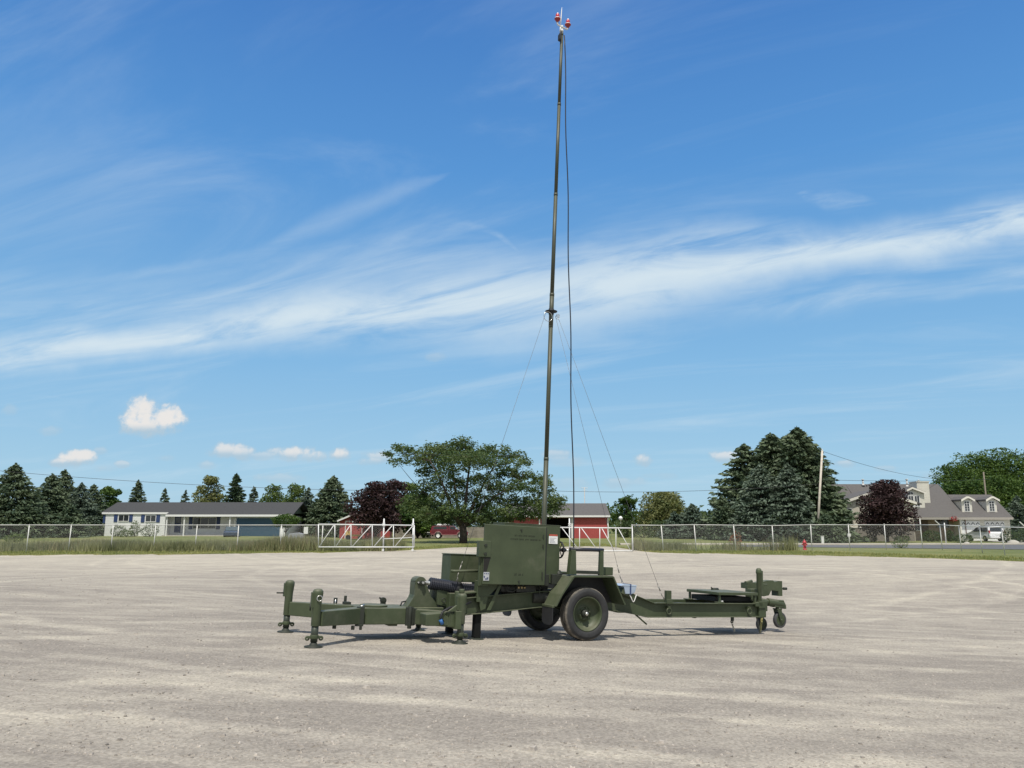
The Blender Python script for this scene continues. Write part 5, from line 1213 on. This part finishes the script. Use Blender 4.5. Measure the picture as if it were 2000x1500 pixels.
# hanging red flower basket
p = at(1861, 1014, 99.6); FB = empty('flower_basket', p, 0, 'hanging basket of red flowers under the tan house porch roof', 'flower basket')
b = MB(); b.lathe([(0, -.25), (.2, -.22), (.3, 0), (0, .02)], (0, 0, 0), 'z', 12); b.build('basket', BRICK, FB); b = MB(); b.tube((0, 0, 0), (0, 0, .5), .01, seg=5); b.build('hanger', BLACK, FB)
P = clump_pts((0, 0, .05), (.6, .5, .35), 260, .4); cards(P, unit(len(P)), np.full(len(P), .14), np.full(len(P), .1), 'flowers', foliage('red_flowers', (.25, .02, .03), (.5, .05, .06), 2, .2), FB)

# --- grey plank fence behind the pickup
PW = siding('grey_planks', (0.26, 0.235, 0.205), .17, 0, .05, .3)
FN = house('wooden_fence', 850, 103, 'weathered grey wooden plank fence behind the dark red pickup', 'fence'); h = HB(FN)
b = MB(); u = 772.0
while u < 984:
    w = 2.2; top = 1029.5 + rr.random()*.8 - 1.2*abs(math.sin(u*.11))*.3; yy = rr.random()*.01
    b.box(h.x(u, 103), h.x(u+w, 103)-.015, yy, yy+.03, -.1, h.z(top, 103)); u += w
b.build('planks', PW, FN)
b = MB(); b.box(h.x(772, 103), h.x(984, 103), .032, .08, .4, .5); b.box(h.x(772, 103), h.x(984, 103), .032, .08, h.z(1029.5, 103)-.4, h.z(1029.5, 103)-.3); b.build('rail', PW, FN)

# --- chain link fence
def link_mat():
    m = bpy.data.materials.new('chain_link'); m.use_nodes = True; nt = m.node_tree; g = NG(nt); p = nt.nodes['Principled BSDF']
    co = g.n('ShaderNodeTexCoord').outputs['UV']; sp = g.n('ShaderNodeSeparateXYZ'); g.put(sp.inputs[0], co); U, V, _ = sp.outputs
    a = g.m('FRACT', g.m('DIVIDE', g.m('ADD', U, V), .075)); b_ = g.m('FRACT', g.m('ADD', g.m('DIVIDE', g.m('SUBTRACT', U, V), .075), 100.0))
    k = g.m('MAXIMUM', g.m('LESS_THAN', a, .055), g.m('LESS_THAN', b_, .055))
    p.inputs['Base Color'].default_value = (.34, .34, .34, 1); p.inputs['Metallic'].default_value = .0; p.inputs['Roughness'].default_value = .5
    tr = g.n('ShaderNodeBsdfTransparent'); mx = g.n('ShaderNodeMixShader'); g.put(mx.inputs[0], k)
    nt.links.new(tr.outputs[0], mx.inputs[1]); nt.links.new(p.outputs[0], mx.inputs[2]); nt.links.new(mx.outputs[0], nt.nodes['Material Output'].inputs[0]); return m
M_LINK = link_mat()
def mesh_panel(name, pts, zt, parent, z0=.04):
    me = bpy.data.meshes.new(name); V = []; F = []; uv = []; d = 0; ds = [0]
    for a, b in zip(pts, pts[1:]): d += math.hypot(b[0]-a[0], b[1]-a[1]); ds.append(d)
    for (x, y, z), s in zip(pts, ds): V += [(x, y, z+z0), (x, y, z+zt)]
    for i in range(len(pts)-1): F.append((2*i, 2*i+2, 2*i+3, 2*i+1))
    me.from_pydata(V, [], F); ul = me.uv_layers.new(name='UVMap'); k = 0
    for i in range(len(pts)-1):
        for s, z in ((ds[i], z0), (ds[i+1], z0), (ds[i+1], zt), (ds[i], zt)): ul.data[k].uv = (s, z); k += 1
    me.materials.append(M_LINK); o = bpy.data.objects.new(name, me); return link(o, parent)
def chain_fence(label, posts, tops, Ymode=None):
    """posts: (u_base, u_top, D, post height or None)"""
    pts = []
    for (ub, D) in posts: p = at(ub, 1070, D); pts.append(Vector((p.x, D, gz(p.x, D))))
    F = empty('chain_link_fence', pts[0], 0, label, 'fence'); o = pts[0]
    H = 1.86
    for i, (p, tl) in enumerate(zip(pts, tops)):
        b = MB(); q = p-o; b.tube(q+Vector((0, 0, -.1)), q+Vector((tl[0], 0, tl[1])), .034, seg=8)
        b.lathe([(0, 0), (.045, 0), (.04, .04), (0, .05)], q+Vector((tl[0], 0, tl[1])), 'z', 8)
        if len(tl) > 2: b.beam(q+Vector((tl[0], 0, tl[1])), q+Vector((tl[0]-.32, 0, tl[1]+.32)), .05, .05)
        b.build('post', GALV, F)
    b = MB()
    for p, q, t0, t1 in zip(pts, pts[1:], tops, tops[1:]): b.tube(p-o+Vector((t0[0], 0, min(t0[1], H))), q-o+Vector((t1[0], 0, min(t1[1], H))), .026, seg=8)
    b.build('top_rail', GALV, F)
    mesh_panel('wire_mesh', [tuple(p-o) for p in pts], H-.03, F)
    return F
LP = [(-110, 55.2), (-28, 55.8), (52, 56.4), (134, 57), (217, 57.4), (300, 57.8), (381, 58.1), (463, 58.2), (547, 58.4), (628, 58.6), (747.5, 58.8)]
rp = random.Random(9)
chain_fence('long chain link fence with white top rail left of the open gate', LP, [(.02+rp.random()*.03, 1.84) for _ in LP])
RP = [(1237, 58.2), (1296, 57.8), (1360, 57.6), (1437.5, 58), (1511, 58.5), (1586, 59.2), (1660, 60), (1731, 61.5), (1802, 63.5)]
chain_fence('chain link fence with leaning white posts right of the gate', RP, [(-.05, 1.84), (-.12, 1.82), (-.09, 1.86), (-.10, 1.83), (-.02, 1.80), (0, 1.86), (.0, 1.88), (-.02, 1.9), (-.02, 2.35)])
QP = [(1802, 63.5), (1840.5, 61), (1877.5, 57.5), (1918, 54), (1961.5, 50.5), (2010, 47), (2060, 44)]
chain_fence('thinner chain link fence running toward the camera at the right edge', QP, [(-.02, 1.9), (-.04, 1.86, 1), (-.03, 1.78), (-.03, 1.75), (-.06, 1.70), (-.06, 1.68, 1), (-.04, 1.66)])
# --- sliding gate leaves of white tube
def gate(label, u0, u1, D0, D1, vt, vb, ups, diag, tall, rail=None):
    Dm = (D0+D1)/2; o = at(u0, vb, D0); o.z = gz(o.x, D0); G_ = empty('sliding_gate', o, 0, label, 'gate')
    def q(u, v):
        t = (u-u0)/(u1-u0); D = D0+(D1-D0)*t; return at(u, v, D)-o
    b = MB()
    b.tube(q(u0, vt[0]), q(u1, vt[1]), .040, seg=8); b.tube(q(u0, vb), q(u1, vb), .040, seg=8)
    for u in (u0, u1): b.tube(q(u, vb), q(u, vt[0] if u == u0 else vt[1]), .036, seg=8)
    b.build('frame', GUT, G_)
    def vtop(u): return vt[0]+(vt[1]-vt[0])*(u-u0)/(u1-u0)
    for u in ups: b = MB(); b.tube(q(u, vb), q(u, vtop(u)), .030, seg=8); b.build('upright', GUT, G_)
    for a, c in diag: b = MB(); b.tube(q(a, vb), q(c, vtop(c)), .026, seg=8); b.build('brace', GUT, G_)
    if rail: b = MB(); b.tube(q(*rail[0]), q(*rail[1]), .024, seg=8); b.build('mid_rail', GUT, G_)
    return G_
gate('white tube frame gate leaf slid open left of the driveway', 622, 809, 57.0, 57.6, (1024, 1026), 1068.5, (654, 685.5, 727, 768.5), ((623, 653), (655, 685), (687, 726), (729, 767), (770, 807)), None, ((750, 1052.5), (805, 1050)))
gate('white tube frame gate leaf slid open behind the guard frame', 1082, 1235, 57.6, 57.2, (1030, 1031.5), 1076, (1132, 1171.5, 1203), ((1132, 1097), (1168, 1135), (1200, 1175), (1232, 1207)), None)
def gate_post(u, vb, vt, D, label, roll=True):
    p = at(u, vb, D); p.z = gz(p.x, D); G_ = empty('gate_post', p, 0, label, 'post'); H = at(u, vt, D).z-p.z
    b = MB(); b.tube((0, 0, -.1), (0, 0, H), .050, seg=10); b.lathe([(.05, 0), (.045, .03), (0, .05)], (0, 0, H), 'z', 10); b.build('tube', GUT, G_)
    if roll:
        z = at(u, 1023, D).z-p.z
        b = MB(); b.tube((-.0, -.12, z), (0, .06, z), .085, seg=12); b.box(-.10, .10, -.10, .04, z-.16, z-.10); b.build('top_roller', GUT, G_)
        b = MB(); b.tube((0, -.14, .10), (0, -.04, .10), .085, seg=12); b.build('bottom_roller', GUT, G_)
gate_post(748.5, 1073, 1014, 57.9, 'white gate post with rollers left of the driveway opening'); gate_post(806, 1073, 1014, 58.0, 'white gate post at the edge of the driveway opening'); gate_post(1113, 1077, 1013.5, 58.4, 'white gate post behind the right gate leaf')
gate_post(1847.5, 1056, 1022, 80, 'lone white post in front of the tan house porch', False)

# --- fire hydrant, marker posts, mailbox
p = at(1572, 1072, 61.5); p.z = gz(p.x, 61.5); HY = empty('fire_hydrant', p, 0, 'red fire hydrant in the grass behind the right fence', 'fire hydrant')
RH = mat('hydrant_red', (.45, .015, .03), .45, var=.1)
b = MB(); b.lathe([(0, 0), (.16, 0), (.16, .04), (.11, .05), (.11, .48), (.15, .50), (.15, .54), (.13, .60), (.08, .68), (.03, .72), (.03, .78), (0, .79)], (0, 0, 0), 'z', 16); b.build('barrel', RH, HY)
b = MB(); b.tube((-.20, 0, .42), (-.09, 0, .42), .055, seg=10); b.build('side_cap', RH, HY); b = MB(); b.tube((.09, 0, .42), (.20, 0, .42), .055, seg=10); b.build('side_cap', RH, HY); b = MB(); b.tube((0, -.20, .36), (0, -.09, .36), .075, seg=10); b.build('front_cap', RH, HY)
def thing_box(u, vb, D, parts, name, label, cat):
    p = at(u, vb, D); p.z = gz(p.x, D); T = empty(name, p, 0, label, cat)
    for nm, m, f in parts: b = MB(); f(b); b.build(nm, m, T, .008)
    return T
thing_box(1606.5, 1058, 84, [('pedestal', GUT, lambda b: b.box(-.13, .13, -.1, .1, 0, .68)), ('cap', GALV, lambda b: b.box(-.15, .15, -.12, .12, .682, .76))], 'utility_pedestal', 'white utility pedestal right of the wooden pole', 'pedestal')
thing_box(1659, 1058, 84, [('post', GALV, lambda b: b.box(-.04, .04, -.04, .04, 0, .7)), ('meter', GALV, lambda b: b.box(-.16, .16, -.1, .1, .7, 1.0))], 'meter_post', 'grey meter box on a short post behind the right fence', 'meter')
thing_box(597, 1048, 84, [('post', BARK, lambda b: b.box(-.05, .05, -.05, .05, -.1, .75)), ('board', GUT, lambda b: b.box(-.22, .22, -.04, .04, .75, 1.45))], 'yard_sign', 'small blank white board on a post right of the garage', 'sign')
thing_box(617, 1048, 85, [('post', BARK, lambda b: b.box(-.07, .07, -.07, .07, -.1, 1.6))], 'wooden_post', 'brown wooden post left of the open gate leaf', 'post')
thing_box(580, 1048, 88, [('panel', mat('pale_tarp', (.30, .32, .38), .7), lambda b: b.prism([(-1.0, 0), (.8, 0), (.7, .6), (.2, .75), (-.8, .65)], -.3, .3)), ('edge', GUT, lambda b: b.box(-1.7, -1.45, -.1, .1, 0, 1.15))], 'covered_trailer', 'pale tarp covered stack beside the blue garage door', 'tarp stack')
thing_box(691, 1050, 92, [('seat', YELL, lambda b: b.box(-.9, -.3, -.3, .3, .45, .95)), ('deck', YELL, lambda b: b.box(-.3, 1.0, -.25, .25, .35, .55)), ('wheel', BLACK, lambda b: (b.tube((-.6, -.35, .25), (-.6, .35, .25), .28, seg=14), b.tube((.7, -.35, .18), (.7, .35, .18), .2, seg=14)))], 'garden_tractor', 'small yellow garden tractor in front of the red shed', 'garden tractor')
thing_box(1213, 1046, 110, [('post', GALV, lambda b: b.tube((0, 0, 0), (0, 0, 2.2), .05)), ('lamp', WHITE, lambda b: b.lathe([(0, 2.2), (.22, 2.3), (.3, 2.55), (.12, 2.8), (0, 2.82)], (0, 0, 0), 'z', 12))], 'bird_house', 'small white bird house on a pole right of the barn', 'bird house')
thing_box(1143, 1046, 108, [('mast', GALV, lambda b: b.tube((0, 0, 0), (0, 0, at(1143, 952, 108).z-.3), .06)), ('element', GALV, lambda b: (b.tube((-.45, 0, at(1143, 953, 108).z-.3), (.45, 0, at(1143, 953, 108).z-.3), .03), b.tube((-.3, 0, at(1143, 957, 108).z-.3), (.3, 0, at(1143, 957, 108).z-.3), .025)))], 'antenna', 'thin television antenna mast rising behind the barn roof', 'antenna')
thing_box(1934, 1050, 118, [('pole', mat('weathered_pole', (.28, .24, .20), .9), lambda b: b.tube((0, 0, 0), (0, 0, at(1933, 922, 118).z), .13, .10))], 'utility_pole', 'grey wooden pole behind the garage roof in front of the green trees', 'utility pole')
thing_box(1888, 1058, 82, [('stone', CONC, lambda b: b.lathe([(0, 0), (.3, 0), (.25, .15), (.1, .22), (0, .23)], (0, 0, 0), 'z', 9))], 'garden_rock', 'small pale rock on the lawn near the clipped bush', 'rock')
thing_box(1979, 1060, 84, [('mound', CONC, lambda b: b.lathe([(0, 0), (.6, 0), (.5, .2), (.2, .36), (0, .38)], (0, 0, 0), 'z', 12))], 'garden_rock', 'pale boulder between the hedges at the right edge', 'rock')

# --- wooden utility pole and the overhead wires
PD = 87.0
p = at(1595, 1059, PD); p.z = gz(p.x, PD); tp = at(1606, 880, PD)-p
UP = empty('utility_pole', p, 0, 'tall leaning pale wooden utility pole beside the big spruces', 'utility pole')
b = MB(); b.path([(0, 0, -.3), tp*.5, tp], [.145, .125, .105], 12); b.build('pole', mat('pale_pole', (.54, .49, .43), .9, var=.2, scale=3), UP)
b = MB(); b.tube(tp+Vector((0, 0, 0)), tp+Vector((0, 0, .18)), .05); b.build('insulator', GALV, UP)
M_LINE = mat('line_wire', (.03, .032, .036), .6)
def wire(p, q, sag, label, r=.020):
    b = MB(); P = [p.lerp(q, i/24) - Vector((0, 0, sag*4*(i/24)*(1-i/24))) - p for i in range(25)]; b.path(P, r, 5)
    o = b.build('overhead_wire', M_LINE, None); o.location = p; tag(o, label, 'wire')
wire(at(1606, 881, PD), at(1835, 936, 112), .5, 'sagging overhead wire from the wooden pole down to the right')
wire(at(1604, 937, PD), at(1935, 936, 117), .2, 'lower overhead wire running right from the wooden pole past the chimney')
wire(at(1602, 945, PD), at(1030, 957, 92), .5, 'overhead wire running left from the wooden pole over the barn')
wire(at(1030, 957, 92), at(-60, 914, 86), .9, 'overhead wire crossing the left half above the ranch house')
wire(at(1030, 889, 76), at(740, 884, 76), .15, 'thin wire passing in front of the top of the big open tree', .014)

# --- vehicles
def car_wheel(parent, x, y, r, w, hub=None):
    W_ = empty('wheel'); W_.parent = parent
    b = MB(); b.lathe([(r*.62, -w/2), (r*.92, -w/2), (r, -w*.35), (r, w*.35), (r*.92, w/2), (r*.62, w/2)], (x, y, r), 'y', 24); b.build('tyre', BLACK, W_)
    b = MB(); b.lathe([(0, -w*.42), (r*.3, -w*.46), (r*.6, -w*.38), (r*.63, -w*.5), (r*.63, w*.5), (r*.6, w*.38), (0, w*.42)], (x, y, r), 'y', 18); b.build('rim', hub or STEEL, W_)
def hull(parent, name, prof, hw, m, taper=None, bevel=.05):
    """side profile (x,z) extruded over +-hw; vertices above the belt are drawn in by taper"""
    b = MB(); n = len(prof)
    def y(z): 
        if not taper: return hw
        zb, zt, k = taper; return hw - k*min(1, max(0, (z-zb)/(zt-zb)))
    vs = [(x, -y(z), z) for x, z in prof]+[(x, y(z), z) for x, z in prof]
    b.add(vs, [tuple(range(n)), tuple(range(2*n-1, n-1, -1))]+[(i, (i+1) % n, (i+1) % n+n, i+n) for i in range(n)])
    return b.build(name, m, parent, bevel, 3)
MAROON = mat('maroon_paint', (.125, .012, .024), .3, var=.08, coat=.6); MPINK = mat('pink_stripe', (.55, .30, .32), .5)
PKY = 98.0; p = at(870, 1050, PKY); pz = gz(p.x, PKY)
PK = empty('pickup_truck', (p.x, PKY, pz), 0, 'dark red pickup truck with a topper and white roof box parked by the plank fence', 'pickup truck')
def px(u): return at(u, 1045, PKY-.85).x - p.x
def pzf(v): return at(870, v, PKY-.85).z - pz
L0, L1 = px(840.5), px(914)
def arch(cx, r, z0, n=8): return [(cx+r*math.cos(a), z0+r*math.sin(a)) for a in [i*math.pi/n for i in range(n+1)]]
xr, xf = px(855.5), px(899.5)
zs = .42
body = [(L0, zs+.05), (L0, 1.02), (px(871), 1.06), (px(893), 1.06), (px(903), 1.00), (px(912), .86), (L1, .70), (L1, zs)] + arch(xf, .42, zs-.02) + arch(xr, .42, zs-.02)
hull(PK, 'body', body, .88, MAROON, bevel=.03)
hull(PK, 'topper', [(L0+.02, 1.025), (L0+.17, 1.50), (px(875), 1.53), (px(875.4), 1.03)], .84, MAROON, (1.02, 1.53, .10), .03)
cab = [(px(876), 1.065), (px(876.4), 1.50), (px(886.5), 1.50), (px(893.5), 1.065)]
hull(PK, 'cab', cab, .82, MAROON, (1.05, 1.5, .10), .03)
b = MB(); b.prism([(px(847), 1.12), (px(846), 1.16), (px(848), 1.42), (px(872), 1.43), (px(872.5), 1.12)], -.835, -.80); b.build('side_window', GLASS, PK)
b = MB(); b.prism([(px(879), 1.10), (px(879), 1.44), (px(886), 1.44), (px(891), 1.10)], -.83, -.79); b.build('cab_window', GLASS, PK)
b = MB(); b.add([(px(887.2), -.70, 1.49), (px(893.9), -.76, 1.08), (px(893.9), .76, 1.08), (px(887.2), .70, 1.49)], [(0, 1, 2, 3)]); b.add([(px(887.0), -.70, 1.485), (px(893.6), -.76, 1.07), (px(893.6), .76, 1.07), (px(887.0), .70, 1.485)], [(3, 2, 1, 0)]); b.build('windscreen', GLASS, PK)
b = MB(); b.prism([(px(851), 1.55), (px(853.5), 1.73), (px(872.5), 1.74), (px(876), 1.66), (px(875), 1.55)], -.45, .45); b.build('roof_box', WHITE, PK, .05)
b = MB(); b.box(L0+.02, xr-.46, -.892, -.881, .52, .55); b.box(xr+.46, xf-.46, -.892, -.881, .47, .50); b.torus((xr, -.885, zs), .43, .022, 'y', 16, 6, 0, math.pi); b.torus((xf, -.885, zs), .43, .022, 'y', 16, 6, 0, math.pi); b.build('stripe', MPINK, PK)
b = MB(); b.box(L0-.42, L0-.0, -.85, .85, .42, .62); b.box(L0-.10, L0-.003, -.86, .86, .63, .68); b.build('rear_bumper', BLACK, PK, .03)
b = MB(); b.box(L0-.02, L0+.10, -.89, -.70, .72, .95); b.build('tail_light', REDP, PK); b = MB(); b.box(L0-.42, L0-.06, -.80, -.50, .70, .76); b.build('step', GALV, PK)
b = MB(); b.box(px(890), px(891.5), -1.0, -.84, 1.10, 1.22); b.build('mirror', GUT, PK, .02)
b = MB(); b.box(L1-.02, L1+.10, -.84, .84, .40, .56); b.build('front_bumper', STEEL, PK, .03)
for x in (xr, xf): car_wheel(PK, x, -.76, .36, .22, WHITE); car_wheel(PK, x, .76, .36, .22, WHITE)
# minivan nose-in to the garage
VY = 96.8; p = at(1947, 1054, 94.3); vz = gz(p.x, VY)
VN = empty('minivan', (p.x+.15, 94.3, vz), math.radians(91), 'silver white minivan parked nose in before the right garage door', 'van')
VS = mat('silver_paint', (.74, .75, .78), .35, 0.0, var=.03, coat=.4)
prof = [(0, .38), (-.03, .75), (.0, 1.0), (.10, 1.10), (.34, 1.68), (.6, 1.76), (2.3, 1.78), (2.9, 1.70), (3.75, 1.15), (4.55, .95), (4.80, .72), (4.82, .35)] + arch(3.85, .38, .30) + arch(1.0, .38, .30)
hull(VN, 'body', prof, .96, VS, (1.05, 1.76, .20), .05)
b = MB()
for s in (-1, 1):
    def wp(x, z): 
        k = .20*min(1, max(0, (z-1.05)/.71)); return (x, s*(.966-k), z)
    for quad in (((.42, 1.14), (.62, 1.60), (1.35, 1.63), (1.35, 1.13)), ((1.42, 1.13), (1.42, 1.63), (2.25, 1.64), (2.25, 1.13)), ((2.32, 1.13), (2.32, 1.64), (2.80, 1.60), (3.45, 1.15))):
        a_ = [wp(*c) for c in quad]; i_ = [(c[0], c[1]-s*.02, c[2]) for c in a_]; b.add(a_+i_, [(0, 1, 2, 3), (7, 6, 5, 4), (0, 4, 5, 1), (1, 5, 6, 2), (2, 6, 7, 3), (3, 7, 4, 0)])
b.build('side_window', GLASS, VN)
b = MB(); b.add([(.095, -.80, 1.16), (.095, .80, 1.16), (.30, .66, 1.62), (.30, -.66, 1.62), (.13, -.80, 1.15), (.13, .80, 1.15), (.33, .66, 1.61), (.33, -.66, 1.61)], [(0, 1, 2, 3), (7, 6, 5, 4), (0, 4, 5, 1), (1, 5, 6, 2), (2, 6, 7, 3), (3, 7, 4, 0)]); b.build('rear_window', GLASS, VN)
b = MB(); b.box(-.09, -.02, -.92, .92, .42, .66); b.build('rear_bumper', VS, VN, .02); b = MB(); b.box(-.05, -.01, -.30, .30, .72, .92); b.build('number_plate', GUT, VN)
for s in (-1, 1): b = MB(); b.box(-.01, .20, s*.90-.05, s*.90+.05, .92, 1.28); b.build('tail_light', REDL, VN, .02)
b = MB(); b.box(.2, 2.4, -.70, -.66, 1.79, 1.83); b.box(.2, 2.4, .66, .70, 1.79, 1.83); b.build('roof_rail', BLACK, VN)
for x in (1.0, 3.85): car_wheel(VN, x, -.85, .34, .2); car_wheel(VN, x, .85, .34, .2)
# blue car in the carport of the ranch house, only its windscreen end shows above the weeds
p = at(452, 1048, 94.6); CA = empty('parked_car', (p.x, 94.6, gz(p.x, 94.6)-.25), math.radians(108), 'dark blue car with bright windscreen half hidden by weeds at the ranch house', 'car')
BC = mat('dark_blue_paint', (.03, .05, .09), .3, coat=.5)
hull(CA, 'body', [(-2.1, .35), (-2.1, .75), (-1.2, .9), (1.1, .92), (2.0, .88), (2.15, .4)] + arch(1.3, .34, .3) + arch(-1.4, .34, .3), .85, BC, bevel=.05)
hull(CA, 'cabin', [(-1.0, .925), (-.3, 1.38), (.9, 1.38), (1.7, .925)], .78, GLASS, (.92, 1.4, .15), .05)
b = MB(); b.add([(-1.03, -.7, .94), (-1.03, .7, .94), (-.36, .6, 1.38), (-.36, -.6, 1.38), (-1.0, -.7, .93), (-1.0, .7, .93), (-.33, .6, 1.37), (-.33, -.6, 1.37)], [(0, 1, 2, 3), (7, 6, 5, 4), (0, 4, 5, 1), (1, 5, 6, 2), (2, 6, 7, 3), (3, 7, 4, 0)]); b.build('windscreen', mat('sky_glass', (.05, .08, .10), .1, spec=.8), CA)
for x in (-1.4, 1.3): car_wheel(CA, x, -.75, .31, .2); car_wheel(CA, x, .75, .31, .2)
